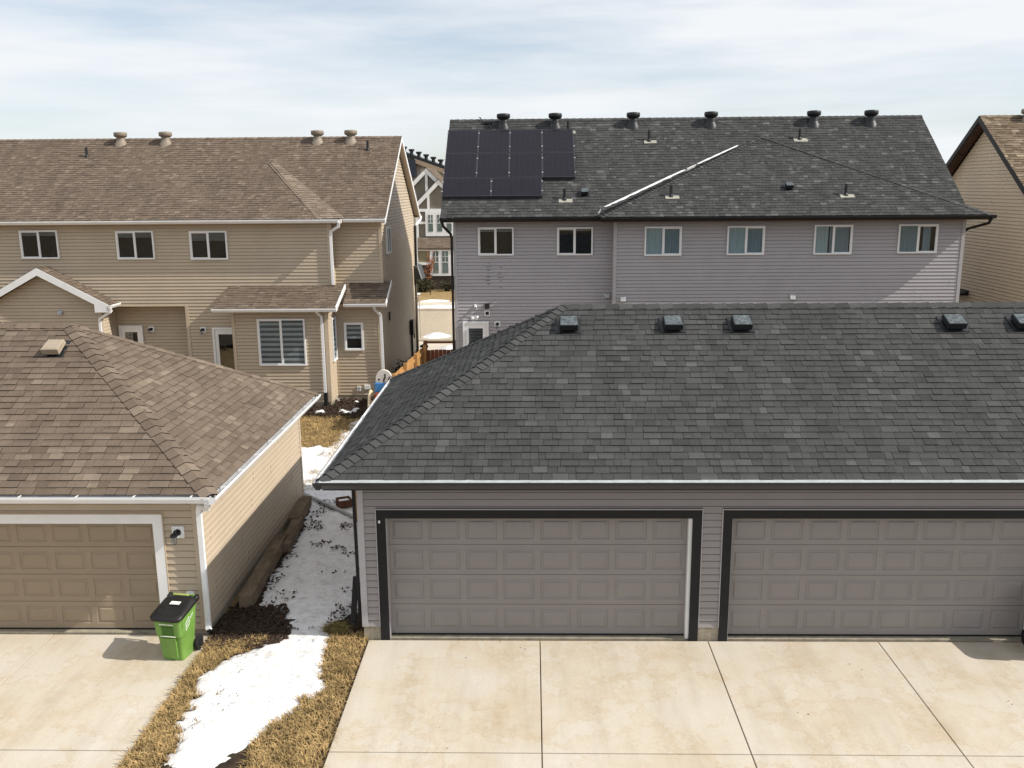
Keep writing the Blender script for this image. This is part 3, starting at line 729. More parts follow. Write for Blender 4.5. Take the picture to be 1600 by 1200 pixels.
mb=MB(); mb.box(TX0+.03,TX-.03,TY+.03,wy,ttop,ttop+.03); mb.box(wx,TX-.03,wy,TYB-.03,ttop,ttop+.03); mb.box(TX0+.03,TX-.03,TY+.03,TY+.045,ttop+.03,TE-.01); mb.box(TX-.045,TX-.03,TY+.05,TYB-.03,ttop+.03,TE-.01)
mb.build('soffit',M['white'],tg)
W=rear(wy); Z0=.12; mb=MB(); tt=2.13; tw=.155
tdoors=[(-16.2,-11.2),(-10.96,-6.16)]
ed=[wx0]+[v for d in tdoors for v in (d[0]-(tw if d[0]<-11 else .02),d[1]+(tw if d[1]>-11 else .02))]+[wx]
siding(mb,W,rect(wx0,wx,tt,ttop),Z0)
siding(mb,W,rect(wx0,-16.36,Z0,tt),Z0); siding(mb,W,rect(-6.16+tw,wx,Z0,tt),Z0)
siding(mb,east(wx),rect(wy,wyb,Z0,ttop),Z0,cove=True,seams=True); siding(mb,west(wx0),rect(wy,wyb,Z0,ttop),Z0); siding(mb,north(wyb),rect(wx0,wx,Z0,ttop),Z0)
mb.build('wall',M['sid_tan'],tg)
mb=MB(); mb.box(wx-.085,wx+.022,wy-.024,wy+.08,Z0,ttop); mb.sep(); mb.box(wx-.08,wx+.022,wyb-.08,wyb+.022,Z0,ttop); mb.sep()
mb.split('corner_trim',M['trim_tan'],tg)
mb=MB(); mb.box(-6.0,wx+.006,wy-.006,wy+.2,-.1,Z0); mb.sep(); mb.box(wx-.2,wx+.006,wy+.2,wyb,-.1,Z0); mb.sep(); mb.split('foundation',M['conc_f'],tg)
mb=MB(); a,b=tdoors[1]
mb.wbox(W,-16.36,b+tw,-.13,.03,tt-tw,tt); mb.wbox(W,b,b+tw,-.13,.03,0,tt-tw); mb.wbox(W,-11.2,a,-.13,.03,0,tt-tw); mb.wbox(W,-16.36,-16.2,-.13,.03,0,tt-tw)
mb.wbox(W,b+tw+.002,b+tw+.02,0,.03,Z0,tt,1); mb.wbox(W,-16.4,b+tw+.02,0,.034,tt+.002,tt+.02,1)
mb.build('door_frame',[M['white'],M['trim_tan']],tg)
for a,b in tdoors:
    garage_door(tg,W,a+.01,b-.01,.05,tt-tw+.02,8,M['door_tan'])
    s=MB(); s.wbox(W,a,b,-.22,-.02,-.05,.03); s.build('door_sill',M['conc_f'],tg)
wall_lamp(tg,W,-5.755,1.83,.1)
mb=MB(); mb.wbox(W,-5.70,-5.58,0,.06,.60,.80); mb.build('outlet_box',M['white'],tg,bevel=.008)
mb=MB(); downspout(mb,[(-5.05,13.30,2.5),(-5.12,13.44,2.36),(-5.34,13.70,2.30),(-5.37,13.735,2.2),(-5.37,13.735,.26),(-5.34,13.66,.18)],.08,.065)
mb.build('downspout',M['white_al'],tg)
mb=MB(); mb.bar((-5.325,13.63,.17),(-5.32,13.615,.162),.065,.05); mb.build('spout_mouth',M['dark'],tg)
box_vent('roof_vent',tg,-8.75,16.25,4.40,.62,.32,M['vent_black'],M['vent_tan'])
for o in list(tg.children):
    if o.name.startswith('roof_vent'):
        for ch in o.children: ch.data.materials[0]=M['vent_tan']

# ------------------------------------------------------------------ grey townhouse (right, behind)
gh=thing('townhouse','grey sided townhouse with charcoal roof, solar panels and black gutter','house',(5.6,30,0))
EY,EZ,RY,RZ=30.05,6.29,34.5,9.66; X0,X1=-2.99,14.1; sl=(RZ-EZ)/(RY-EY); BY=38.95
main=[(X0,EY,EZ),(X1,EY,EZ),(X1,RY,RZ),(X0,RY,RZ)]
back=[(X1,BY,EZ),(X0,BY,EZ),(X0,RY,RZ),(X1,RY,RZ)]
Lc,Rc,Ap=(2.2,29.45,EZ),(14.5,29.45,EZ),(8.14,33.52,8.93)
tri=[Lc,Rc,Ap]; fl=[(2.16,30.05,EZ+.01),Lc,Ap]; fr=[Rc,(14.5,30.07,EZ+.01),Ap]
mb=MB(); shingles(mb,main,seed=31,wr=(.09,.26)); shingles(mb,back,seed=32,wr=(.5,1)); shingles(mb,tri,seed=33,wr=(.09,.26)); shingles(mb,fl,seed=34); shingles(mb,fr,seed=35)
cap_row(mb,Rc,(8.14,33.5,8.93),newell(tri),newell(fr),36,w=.11); cap_row(mb,Lc,(8.14,33.5,8.93),newell(tri),newell(fl),37,w=.10)
cap_row(mb,(X1,RY,RZ),(X0,RY,RZ),newell(main),newell(back),38,expo=.25,w=.14)
mb.build('roof',M['shg_far'],gh)
mb=MB()
for xa,xb in ((X0,X0+.03),(X1-.03,X1)):
    for P in ((EY,RY),(BY,RY)):
        y0,y1=P
        mb.hexa([(xa,y0,EZ-.19),(xb,y0,EZ-.19),(xb,y1,RZ-.19),(xa,y1,RZ-.19),(xa,y0,EZ-.012),(xb,y0,EZ-.012),(xb,y1,RZ-.012),(xa,y1,RZ-.012)]); mb.sep()
mb.split('rake_board',M['black'],gh)
mb=MB()
mb.box(X0+.03,2.6,EY+.03,30.6,EZ-.16,EZ-.13); mb.box(2.2,14.45,29.48,30.0,EZ-.16,EZ-.13); mb.box(X0+.03,2.2,EY+.02,EY+.04,EZ-.14,EZ-.01); mb.box(2.2,14.45,29.47,29.49,EZ-.14,EZ-.01); mb.box(14.43,14.45,29.49,30.1,EZ-.14,EZ-.01); mb.box(13.95,14.45,30.0,30.1,EZ-.16,EZ-.13)
mb.build('soffit',M['brown'],gh)
mb=MB(); gutter(mb,(X0-.02,EY+.02,EZ-.01),(2.18,EY+.02,EZ-.01),(0,-1,0)); mb.sep(); gutter(mb,(2.16,29.47,EZ-.01),(14.62,29.47,EZ-.01),(0,-1,0)); mb.sep()
gutter(mb,(14.48,29.36,EZ-.012),(14.48,30.1,EZ-.012),(1,0,0)); mb.sep()
mb.split('gutter',[M['black'],M['charcoal'],M['charcoal']],gh)
YL,YP=30.6,30.0; HX0,HXC,HX1=-2.6,2.68,13.95; HB=38.5; wt=EZ-.16
mb=MB(); Z0=.3
siding(mb,rear(YL),rect(HX0,HXC,Z0,wt),Z0,seams=True); siding(mb,rear(YP),rect(HXC,HX1,Z0,wt),Z0,seams=True); siding(mb,west(HXC),rect(YP,YL,Z0,wt),Z0)
gx=lambda y0,y1:[(y0,Z0),(y1,Z0),(y1,EZ-.2),(RY,RZ-.22),(y0,EZ-.2)]
gab=[(YL,Z0),(HB,Z0),(HB,wt),(RY,RZ-.25),(YL,wt)]
siding(mb,west(HX0),gab,Z0); siding(mb,east(HX1),[(YP,Z0),(HB,Z0),(HB,wt),(RY,RZ-.25),(YP,wt)],Z0); siding(mb,north(HB),rect(HX0,HX1,Z0,wt),Z0)
rg=random.Random(8)
for (u_a,z_a,z_b) in ((-1.52,4.75,3.95),(-1.12,4.62,3.85)):
    z=z_a
    while z>z_b:
        if rg.random()<.8: mb.wbox(rear(YL),u_a+rg.uniform(-.05,.05),u_a+rg.uniform(.07,.16),.012,.020,z,z+rg.uniform(.012,.03),1)
        z-=CRS
mb.build('wall',[M['sid_grey'],M['stain']],gh)
mb=MB(); mb.box(HX0-.022,HX0+.085,YL-.024,YL+.08,Z0,wt); mb.sep(); mb.box(HXC-.024,HXC+.085,YP-.024,YP+.06,Z0,wt); mb.sep(); mb.box(HX1-.085,HX1+.022,YP-.024,YP+.08,Z0,wt); mb.sep()
mb.split('corner_trim',M['trim_grey'],gh)
mb=MB(); mb.box(HX0,HXC,YL-.005,YL+.2,-.1,Z0); mb.sep(); mb.box(HXC,HX1,YP-.005,YP+.2,-.1,Z0); mb.sep(); mb.box(HX0-.005,HX0+.2,YL+.2,HB,-.1,Z0); mb.sep(); mb.split('foundation',M['conc_f'],gh)
mb=MB(); downspout(mb,[(-2.93,29.98,EZ-.1),(-2.9,30.05,EZ-.28),(-2.70,30.5,EZ-.55),(-2.675,30.55,EZ-.7),(-2.675,30.55,.3)],.08,.06); mb.build('downspout',M['black'],gh)
mb=MB(); downspout(mb,[(14.5,29.45,EZ-.12),(14.45,29.5,EZ-.27),(14.06,29.95,EZ-.45),(14.0,30.25,EZ-.58),(13.995,30.4,EZ-.7),(13.995,30.4,.3)],.075,.06); mb.build('downspout',M['black'],gh)
WL,WP=rear(YL),rear(YP)
window(gh,WL,-1.80,-.61,5.02,5.95,cover=('slat',.9)); window(gh,WL,.83,2.02,5.01,5.93,cover=('slat',.93))
window(gh,WP,3.66,4.86,5.02,5.96,cover=('curtain',[(0,.5,1),(.5,1,0)]),sash='right')
window(gh,WP,6.33,7.54,5.03,5.96,cover=('curtain',[(0,.5,1),(.5,.97,0)]),sash='right')
window(gh,WP,9.13,10.36,5.03,5.98,cover=('curtain',[(0,.36,1),(.40,.5,0),(.5,.95,0)]),sash='right')
window(gh,WP,11.83,13.09,5.05,5.98,cover=('curtain',[(0,.48,0),(.64,.85,0)]),sash='right')
man_door(gh,WL,-2.36,-1.48,.75,2.80,slats=True)
mb=MB(); mb.box(-2.5,-1.3,29.4,30.57,0,.72); mb.build('back_step',M['conc_f'],gh)
wall_lamp(gh,WL,-1.18,2.71,.1)
mb=MB(); mb.wbox(WL,-1.96,-1.88,0,.05,3.26,3.38); mb.lathe(WL(-1.92,.09,3.30),[(.0,-.05),(.035,-.05),(.045,0),(.045,.04),(0,.04)],12,axis='y'); o=mb.build('security_camera',M['white'],gh)
l=MB(); l.lathe(WL(-1.92,.142,3.28),[(.0,-.004),(.022,-.004),(.022,.004),(0,.004)],10,axis='y'); l.build('lens',M['bin_black'],o)
mb=MB(); mb.wbox(WL,-1.60,-1.45,0,.12,3.24,3.42); mb.build('junction_box',M['bin_black'],gh,bevel=.01)
mb=MB(); mb.wbox(WL,-1.62,-1.43,0,.03,2.98,3.17,0); mb.wbox(WL,-1.58,-1.47,.03,.05,3.02,3.13,1); mb.build('wall_speaker',[M['white'],M['bin_black']],gh)
mb=MB(); mb.wbox(WL,-2.08,-1.84,0,.03,2.86,3.0); mb.tube([WL(-1.90,.03,2.95),WL(-1.84,.12,2.97)],.035,10); mb.tube([WL(-2.02,.03,2.92),WL(-2.02,.12,2.88)],.045,10); mb.build('flood_light',M['white'],gh)
hood_vent(gh,WL,2.52,3.66); hood_vent(gh,WP,3.0,3.62,.1); hood_vent(gh,WP,8.55,3.66,.1)
plane_z=lambda y:EZ+(y-EY)*sl
def round_vents(parent,spots,m,kz=1.0):
    base=None
    for (x,y,z) in spots:
        if base is None:
            b=round_vent_mesh(); b.v=[(x_,y_,z_*kz) for x_,y_,z_ in b.v]; o=b.build('round_vent',m,parent,loc=(0,0,0),smooth=True)
            cm=cap_mesh(); cm.v=[(x_,y_,z_-.20+.20*kz) for x_,y_,z_ in cm.v]; c=cm.build('vent_cap',m,o,loc=(0,0,0),smooth=True)
            base=o
        else: o=copy_tree(base,parent)
        o.location=V3((x,y,z))-ORG[parent.name]
round_vents(gh,[(x,34.12,plane_z(34.12)) for x in (-1.02,.85,3.66,6.45,10.12,12.16)],M['vent_black'],1.35)
def pipes(parent,spots,slope,fm,h=.36):
    for (x,y,z) in spots:
        b=MB(); b.tube([(x,y,z-.03),(x,y,z+h)],.048,12); b.lathe((x,y,z),[(.085,-.02),(.075,.03),(.052,.07)],12)
        o=b.build('pipe_vent',M['vent_black'],parent)
        if fm:
            ang=math.atan(slope);c,s=math.cos(ang),math.sin(ang)
            f=MB(); T=lambda a,bb,hh:(x+a,y+bb*c-hh*s,z+bb*s+hh*c)
            rng=random.Random(int(x*77)); k=rng.uniform(.85,1.1)
            f.hexa([T(-.2*k,-.16,.012),T(.26,-.16*k,.012),T(.26,.02,.012),T(-.2*k,.04,.012),T(-.2*k,-.16,.02),T(.26,-.16*k,.02),T(.26,.02,.02),T(-.2*k,.04,.02)])
            f.build('flashing',fm,o)
pz=lambda x,y:(x,y,plane_z(y))
tz=lambda x,y:(x,y,EZ+(y-29.45)*((8.93-EZ)/4.07))
pipes(gh,[pz(1.31,33.86),pz(4.15,33.36),pz(9.45,33.39),pz(1.08,30.75)],sl,M['lead']); pipes(gh,[tz(4.54,30.4),tz(10.2,30.4)],.64,M['lead'])
box_vent('exhaust_vent',gh,1.75,31.0,plane_z(31.0)+.01,sl,.24,M['vent_black'],M['galv']); box_vent('exhaust_vent',gh,8.45,30.78,tz(0,30.78)[2]+.01,.65,.24,M['vent_black'],M['galv'])
mb=MB(); mb.tube([(-1.9,34.45,9.75),(-1.75,34.3,9.55),(-1.55,34.2,9.52),(-1.45,33.95,9.3)],.02,6); mb.box(-1.72,-1.45,34.2,34.28,9.50,9.58); mb.build('cable_conduit',M['vent_black'],gh)

# ------------------------------------------------------------------ solar array on the grey townhouse
sa=thing('solar_array','array of ten black solar panels on the charcoal roof','solar panels',(-.8,32.3,plane_z(32.3)))
ang=math.atan(sl);cs,sn=math.cos(ang),math.sin(ang)
def ST(x,v,h): return (x,EY+v*cs-h*sn,EZ+v*sn+h*cs)
vv=lambda y:(y-EY)/cs
def panel(x0,x1,y0,y1):
    v0,v1=vv(y0),vv(y1); b=MB(); g=.004; h0,h1=.10,.135
    H=lambda xa,xb,va,vb,ha,hb,m: b.hexa([ST(xa,va,ha),ST(xb,va,ha),ST(xb,vb,ha),ST(xa,vb,ha),ST(xa,va,hb),ST(xb,va,hb),ST(xb,vb,hb),ST(xa,vb,hb)],m)
    H(x0+g,x1-g,v0+g,v1-g,h0,h1,0)
    p=b.build('solar_panel',[M['solar_frame']],sa)
    c=MB(); b=c; H(x0+g+.018,x1-g-.018,v0+g+.018,v1-g-.018,h1,h1+.003,0); c.build('cells',M['solar'],p)
xs=[-3.0,-1.88,-.77,.365,1.48]
for i in range(4):
    panel(xs[i],xs[i+1],32.73,33.83); panel(xs[i],xs[i+1],31.60,32.71)
panel(-3.0,-1.36,30.80,31.58); panel(-1.36,.345,30.80,31.58)
mb=MB()
for x in xs:
    for y in (33.65,33.0,32.45,31.8): mb.box(0,0,0,0,0,0); mb.v=mb.v[:-8]; mb.f=mb.f[:-6]; mb.m=mb.m[:-6]; mb.a=mb.a[:-6]; c=ST(x,vv(y),.141); mb.bar(V3(c)-V3((0,.02*cs,.02*sn)),V3(c)+V3((0,.02*cs,.02*sn)),.05,.014,up=(0,-sn,cs))
for x,y in ((-1.36,31.42),(-1.36,31.0),(.345,31.42),(.345,31.0),(-3.0,31.4),(-3.0,31.0)): c=ST(x,vv(y),.141); mb.bar(V3(c)-V3((0,.02*cs,.02*sn)),V3(c)+V3((0,.02*cs,.02*sn)),.05,.014,up=(0,-sn,cs))
mb.build('clamp',M['steel'],sa)
mb=MB()
for y in (33.55,33.0,32.4,31.85,31.4,31.0):
    x1=1.46 if y>31.6 else .33; v=vv(y); mb.hexa([ST(-2.98,v-.02,.0),ST(x1,v-.02,.0),ST(x1,v+.02,.0),ST(-2.98,v+.02,.0),ST(-2.98,v-.02,.10),ST(x1,v-.02,.10),ST(x1,v+.02,.10),ST(-2.98,v+.02,.10)])
for (x0,x1,y) in ((-2.98,.33,30.82),(.36,1.46,31.62)):
    v=vv(y); mb.hexa([ST(x0,v-.01,.0),ST(x1,v-.01,.0),ST(x1,v+.0,.0),ST(x0,v+.0,.0),ST(x0,v-.01,.1),ST(x1,v-.01,.1),ST(x1,v,.1),ST(x0,v,.1)])
mb.build('mounting_rail',M['solar_frame'],sa)
# snow left in the roof valley
b=MB(); rng=random.Random(4); A=V3((2.20,29.86,EZ+.04)); Bp=V3((7.3,33.0,8.60))
def vstrip(t0,t1,w0,w1):
    k=30; d=(Bp-A); pr_=None
    for i in range(k+1):
        t=t0+(t1-t0)*i/k; p=A+d*t; w=(w0+(w1-w0)*i/k)*(1+.35*noise.noise(V3((t*25,t0,0)))); w*=min(1,(i+.4)/2,(k-i+.4)/2)
        L=p+V3((-.9,.15,.12))*w; Rr=p+V3((.5,-.45,-.1))*w; L.z=max(L.z,EZ+(L.y-EY)*sl+.03); Rr.z=max(Rr.z,EZ+(Rr.y-29.45)*((8.93-EZ)/4.07)+.035) if True else 0
        L.z+=.03; Rr.z+=.03; top=(L+Rr)/2+V3((0,-.02,.07*min(1,w*8)))
        if pr_:
            b.face([pr_[0],L,top,pr_[1]]); b.face([pr_[1],top,Rr,pr_[2]])
        pr_=(L,top,Rr)
vstrip(.0,.60,.23,.10); vstrip(.66,.985,.09,.06); vstrip(.60,.66,.03,.03)
tag(b.build('valley_snow',M['snow'],smooth=True),'long strip of leftover snow in the charcoal roof valley','snow')

# ------------------------------------------------------------------ tan townhouse (left, behind)
th=thing('townhouse','tan sided townhouse with brown roof, white gutters and bay windows','house',(-10,31,0))
EYr,EYl,EZ2,RY2,RZ2=31.15,30.67,6.25,35.85,9.17; TX1=-4.96; TXL=-24.0; TYc=-6.38; BY2=40.9
s2=(RZ2-EZ2)/(RY2-EYr); hipA=(-9.58,34.02,EZ2+(34.02-EYr)*s2+.03)
main=[(TXL,EYr,EZ2),(TX1,EYr,EZ2),(TX1,RY2,RZ2),(TXL,RY2,RZ2)]; back=[(TX1,BY2,EZ2-.15),(TXL,BY2,EZ2-.15),(TXL,RY2,RZ2),(TX1,RY2,RZ2)]
hipA=(hipA[0],hipA[1],hipA[2]+.10)
P1=[(TXL,EYl,EZ2),(-7.1,EYl,EZ2),hipA,(TXL,34.02,hipA[2])]
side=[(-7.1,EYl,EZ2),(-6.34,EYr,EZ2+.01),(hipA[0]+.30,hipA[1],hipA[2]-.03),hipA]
mb=MB(); shingles(mb,main,seed=41,wr=(.09,.26)); shingles(mb,back,seed=42,wr=(.5,1)); shingles(mb,P1,seed=43,wr=(.09,.26)); shingles(mb,side,seed=44,bias=.55)  # side facet biased lighter: its sunlit band is painted into the shingle tone
cap_row(mb,(TXL,RY2,RZ2),(TX1,RY2,RZ2),newell(main),newell(back),46,expo=.25,w=.14); cap_row(mb,P1[1],(hipA[0],hipA[1]-.02,hipA[2]),newell(P1),V3((.62,-.2,.75)),47,w=.07,bias=.6)  # hip cap lightened as well, painting the sunlit edge of the side facet
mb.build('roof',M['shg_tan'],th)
mb=MB()
for y0,z0 in ((EYr-.05,EZ2-.03),(BY2+.05,EZ2-.18)):
    xa,xb=TX1-.03,TX1+.005
    mb.hexa([(xa,y0,z0-.17),(xb,y0,z0-.17),(xb,RY2,RZ2-.17),(xa,RY2,RZ2-.17),(xa,y0,z0),(xb,y0,z0),(xb,RY2,RZ2-.008),(xa,RY2,RZ2-.008)]); mb.sep()
mb.split('rake_board',M['white_al'],th)
WXe=-5.2; HB2=40.4
mb=MB()
for y0,z0 in ((EYr,EZ2),(BY2,EZ2-.15)):
    mb.hexa([(WXe,y0,z0-.16),(TX1-.03,y0,z0-.16),(TX1-.03,RY2,RZ2-.16),(WXe,RY2,RZ2-.16),(WXe,y0,z0-.13),(TX1-.03,y0,z0-.13),(TX1-.03,RY2,RZ2-.13),(WXe,RY2,RZ2-.13)])
mb.box(TXL,-6.42,EYl+.03,31.0,EZ2-.15,EZ2-.12); mb.box(-6.85,TX1-.03,EYr+.03,31.6,EZ2-.15,EZ2-.12); mb.box(TXL,-6.42,EYl+.02,EYl+.035,EZ2-.12,EZ2-.01); mb.box(-6.42,TX1-.03,EYr+.02,EYr+.035,EZ2-.12,EZ2-.01); mb.box(-6.45,-6.42,EYl+.04,EYr+.02,EZ2-.12,EZ2-.01)
mb.box(-8,TX1-.03,HB2,BY2-.03,EZ2-.3,EZ2-.27)
mb.build('soffit',M['trim_tan'],th)
mb=MB(); gutter(mb,(TXL,EYl+.02,EZ2-.01),(-6.36,EYl+.02,EZ2-.01),(0,-1,0)); mb.sep(); gutter(mb,(-6.4,EYr+.02,EZ2-.01),(TX1,EYr+.02,EZ2-.01),(0,-1,0)); mb.sep(); gutter(mb,(-8,BY2-.02,EZ2-.16),(TX1+.03,BY2-.02,EZ2-.16),(0,1,0)); mb.sep()
mb.split('gutter',[M['white_al'],M['gutter_in_w'],M['white']],th)
YU,YR_=31.0,31.6; XC=-6.85; wt=EZ2-.15; Z0=.2; YA=31.7; AX0,AX1=-14.75,-11.97
mb=MB()
siding(mb,rear(YU),rect(TXL,XC,3.33,wt),Z0,seams=True); siding(mb,rear(YU),rect(AX1,XC,Z0,3.33),Z0); siding(mb,rear(YU),rect(TXL,AX0,Z0,3.33),Z0); siding(mb,rear(YA),rect(AX0,AX1,Z0,3.33),Z0)
siding(mb,east(XC),rect(YU,YR_,Z0,wt),Z0,cove=True); siding(mb,rear(YR_),rect(XC,WXe,Z0,wt),Z0)
siding(mb,east(AX0),rect(30.6,YA,Z0,3.33),Z0,cove=True)
siding(mb,east(WXe),[(30.8,Z0),(YR_,Z0),(YR_,3.9),(30.8,3.4)],Z0,cove=True)
siding(mb,east(WXe),[(YR_,Z0),(HB2,Z0),(HB2,wt-.1),(RY2,RZ2-.22),(YR_,wt)],Z0,seams=True); siding(mb,north(HB2),rect(TXL,WXe,Z0,wt-.1),Z0); siding(mb,west(TXL+.3),[(YU,Z0),(HB2,Z0),(HB2,wt-.1),(RY2,RZ2-.22),(YU,wt)],Z0)
# bays
siding(mb,rear(29.7),rect(-9.95,-6.78,Z0,3.36),Z0); siding(mb,east(-6.78),rect(29.7,30.8,Z0,3.4),Z0,cove=True); siding(mb,west(-9.95),rect(29.7,31.0,Z0,3.4),Z0)
siding(mb,rear(30.8),rect(-6.74,WXe,Z0,3.38),Z0)
# gabled bump-out at the left
gax,gaz,gsl=-16.65,4.62,.54
siding(mb,rear(30.6),[(-18.55,Z0),(AX0,Z0),(AX0,3.45),(gax,gaz-.12),(-18.55,3.45)],Z0)
mb.build('wall',M['sid_tan'],th)
mb=MB()
def cpost(x,y,z0,z1,w=.09): mb.box(x-w,x+.022,y-.024,y+.07,z0,z1)
cpost(XC,YU,3.9,wt); mb.sep(); cpost(WXe,YR_,3.9,wt); mb.sep(); cpost(-6.78,29.7,Z0,3.36,.1); mb.sep(); cpost(WXe,30.8,Z0,3.36,.09); mb.sep(); mb.box(-9.972,-9.87,29.676,29.76,Z0,3.36); mb.sep(); mb.box(AX1-.02,AX1+.09,YU-.024,YU+.1,Z0,3.34); mb.sep(); mb.box(AX0-.02,AX1-.02,YU-.02,YA,3.31,3.345); mb.sep(); cpost(AX0,30.6,Z0,3.4); mb.sep()
mb.box(-6.76,-6.70,30.78,30.84,Z0,3.3); mb.sep()
mb.split('corner_trim',M['trim_tan'],th)
mb=MB(); mb.box(-9.94,-6.79,29.705,29.9,-.1,Z0); mb.sep(); mb.box(-6.99,-6.785,29.9,30.9,-.1,Z0); mb.sep(); mb.box(-6.78,WXe-.005,30.805,31,-.1,Z0); mb.sep(); mb.box(WXe-.2,WXe-.003,31,HB2,-.1,Z0); mb.sep(); mb.box(TXL,-9.95,YU+.01,YU+.2,-.1,Z0); mb.sep(); mb.split('foundation',M['conc_f'],th)
# pent roofs over the bays
bay=[(-10.38,29.2,3.46),(-6.36,29.2,3.46),(-6.40,31.0,4.02),(-10.38,31.0,4.02)]
bay2=[(-6.36,30.3,3.47),(-4.93,30.3,3.47),(-4.93,31.6,4.03),(-6.36,31.6,4.03)]
bay3=[(-5.19,31.6,4.03),(-4.93,31.6,4.03),(-4.93,31.72,4.08),(-5.19,31.72,4.08)]
mb=MB(); shingles(mb,bay,seed=51); shingles(mb,bay2,seed=52); shingles(mb,bay3,seed=53)
for P in (bay,bay2): mb.prism([V3(p)-V3((0,0,.012)) for p in P],(0,0,-.07),1)
g1=[(gax-2.35,30.3,gaz-2.35*gsl),(gax-2.35,31.0,gaz-2.35*gsl),(gax,31.0,gaz),(gax,30.3,gaz)]
g2=[(gax+2.35,31.0,gaz-2.35*gsl),(gax+2.35,30.3,gaz-2.35*gsl),(gax,30.3,gaz),(gax,31.0,gaz)]
g1=[(p[0],p[1],p[2]+.1) for p in g1]; g2=[(p[0],p[1],p[2]+.1) for p in g2]
shingles(mb,g1,seed=54); shingles(mb,g2,seed=55)
for P in (g1,g2): mb.prism([V3(p)-V3((0,0,.012)) for p in P],(0,0,-.07),1)
mb.build('porch_roof',[M['shg_tan'],M['trim_tan']],th)
mb=MB(); 
for sx in (-1,1):
    a=(gax,30.3,gaz+.09); b=(gax+sx*2.3,30.3,gaz+.09-2.3*gsl)
    mb.sep(); mb.hexa([(a[0],30.27,a[2]-.25),(b[0],30.27,b[2]-.23),(b[0],30.3,b[2]-.23),(a[0],30.3,a[2]-.25),(a[0],30.27,a[2]),(b[0],30.27,b[2]),(b[0],30.3,b[2]),(a[0],30.3,a[2])])
    b0=(gax+sx*1.85); mb.box(min(b0,b[0]),max(b0,b[0]),30.275,30.62,b[2]-.27,b[2]-.23)
    mb.face([(b[0],30.268,b[2]-.02),(b[0],30.268,b[2]-.26),(b0,30.268,b[2]-.26),(b0,30.268,b[2]+.05)])
mb.sep(); mb.hexa([(-6.40,29.2,3.33),(-6.36,29.2,3.33),(-6.38,31.0,3.89),(-6.42,31.0,3.89),(-6.40,29.2,3.47),(-6.36,29.2,3.47),(-6.38,31.0,4.035),(-6.42,31.0,4.035)])
mb.sep(); mb.hexa([(-4.93,30.3,3.36),(-4.90,30.3,3.36),(-4.90,31.72,3.95),(-4.93,31.72,3.95),(-4.93,30.3,3.48),(-4.90,30.3,3.48),(-4.90,31.72,4.09),(-4.93,31.72,4.09)])
mb.split('fascia_board',M['white_al'],th)
mb=MB(); gutter(mb,(-10.42,29.22,3.45),(-6.35,29.22,3.45),(0,-1,0)); mb.sep(); gutter(mb,(-6.34,30.32,3.46),(-4.88,30.32,3.46),(0,-1,0)); mb.sep(); gutter(mb,(gax+2.33,30.25,gaz+.1-2.35*gsl),(gax+2.33,31.0,gaz+.1-2.35*gsl),(1,0,0)); mb.sep(); gutter(mb,(gax-2.33,30.25,gaz+.1-2.35*gsl),(gax-2.33,31.0,gaz+.1-2.35*gsl),(-1,0,0)); mb.sep()
mb.split('bay_gutter',[M['white_al'],M['gutter_in_w'],M['white']],th)
mb=MB(); mb.box(-9.95,-6.4,29.3,29.7,3.33,3.36); mb.sep(); mb.box(-6.74,-4.95,30.4,30.8,3.35,3.38); mb.sep(); mb.split('bay_soffit',M['trim_tan'],th)
mb=MB(); downspout(mb,[(-6.42,30.55,EZ2-.1),(-6.46,30.6,EZ2-.25),(-6.78,30.88,EZ2-.42),(-6.80,30.93,EZ2-.55),(-6.80,30.93,4.05)],.085,.07); mb.build('downspout',M['white_al'],th)
mb=MB(); downspout(mb,[(-7.02,29.2,3.36),(-7.0,29.4,3.25),(-6.95,29.63,3.12),(-6.95,29.63,.55)],.085,.065); o=mb.build('downspout',M['white_al'],th)
mb=MB(); mb.bar((-6.95,29.62,.55),(-6.95,29.60,.1),.11,.09,up=(0,1,0)); mb.build('downspout_foot',M['black'],th)
mb=MB(); downspout(mb,[(-5.33,30.3,3.36),(-5.30,30.5,3.2),(-5.17,30.70,3.0),(-5.15,30.73,.2)],.085,.065); mb.build('downspout',M['white_al'],th)
sx=gax+2.33; zz=gaz+.1-2.35*gsl
mb=MB(); downspout(mb,[(sx+.05,30.28,zz-.1),(sx+.02,30.3,zz-.24),(sx-.45,30.5,zz-.5),(sx-.47,30.53,zz-.62),(sx-.47,30.53,.2)],.085,.065); mb.build('downspout',M['white_al'],th)
mb=MB(); downspout(mb,[(-18.33,30.53,3.2),(-18.33,30.53,.2)],.085,.065); mb.build('downspout',M['white_al'],th)
mb=MB(); downspout(mb,[(-4.93,BY2+.05,EZ2-.26),(-4.95,BY2-.05,EZ2-.4),(-5.1,HB2+.05,EZ2-.6),(-5.13,HB2+.04,3.4)],.085,.065); mb.build('downspout',M['white_al'],th)
WU=rear(YU)
window(th,WU,-17.46,-16.15,4.97,5.93,cover=('slat',.86)); window(th,WU,-14.15,-12.86,4.93,5.89,cover=('slat',.84)); window(th,WU,-11.63,-10.35,4.91,5.87,cover=('slat',.72))
window(th,rear(29.7),-9.12,-7.53,1.47,3.05,cover=('zebra',0),fw=.055); window(th,east(-6.78),30.16,30.72,1.49,2.98,split=False,cover=('zebra',0)); window(th,rear(30.8),-6.46,-5.80,1.78,2.75,split=False,cover=('zebra',.42),fw=.055)
window(th,east(WXe),32.55,33.45,4.94,5.88)
man_door(th,rear(YA),-14.68,-13.83,.5,2.55); man_door(th,WU,-11.09,-10.05,.5,2.57)
wall_lamp(th,rear(YA),-13.52,2.41); wall_lamp(th,WU,-11.41,2.49)
hood_vent(th,rear(30.6),-16.14,3.18,.085)
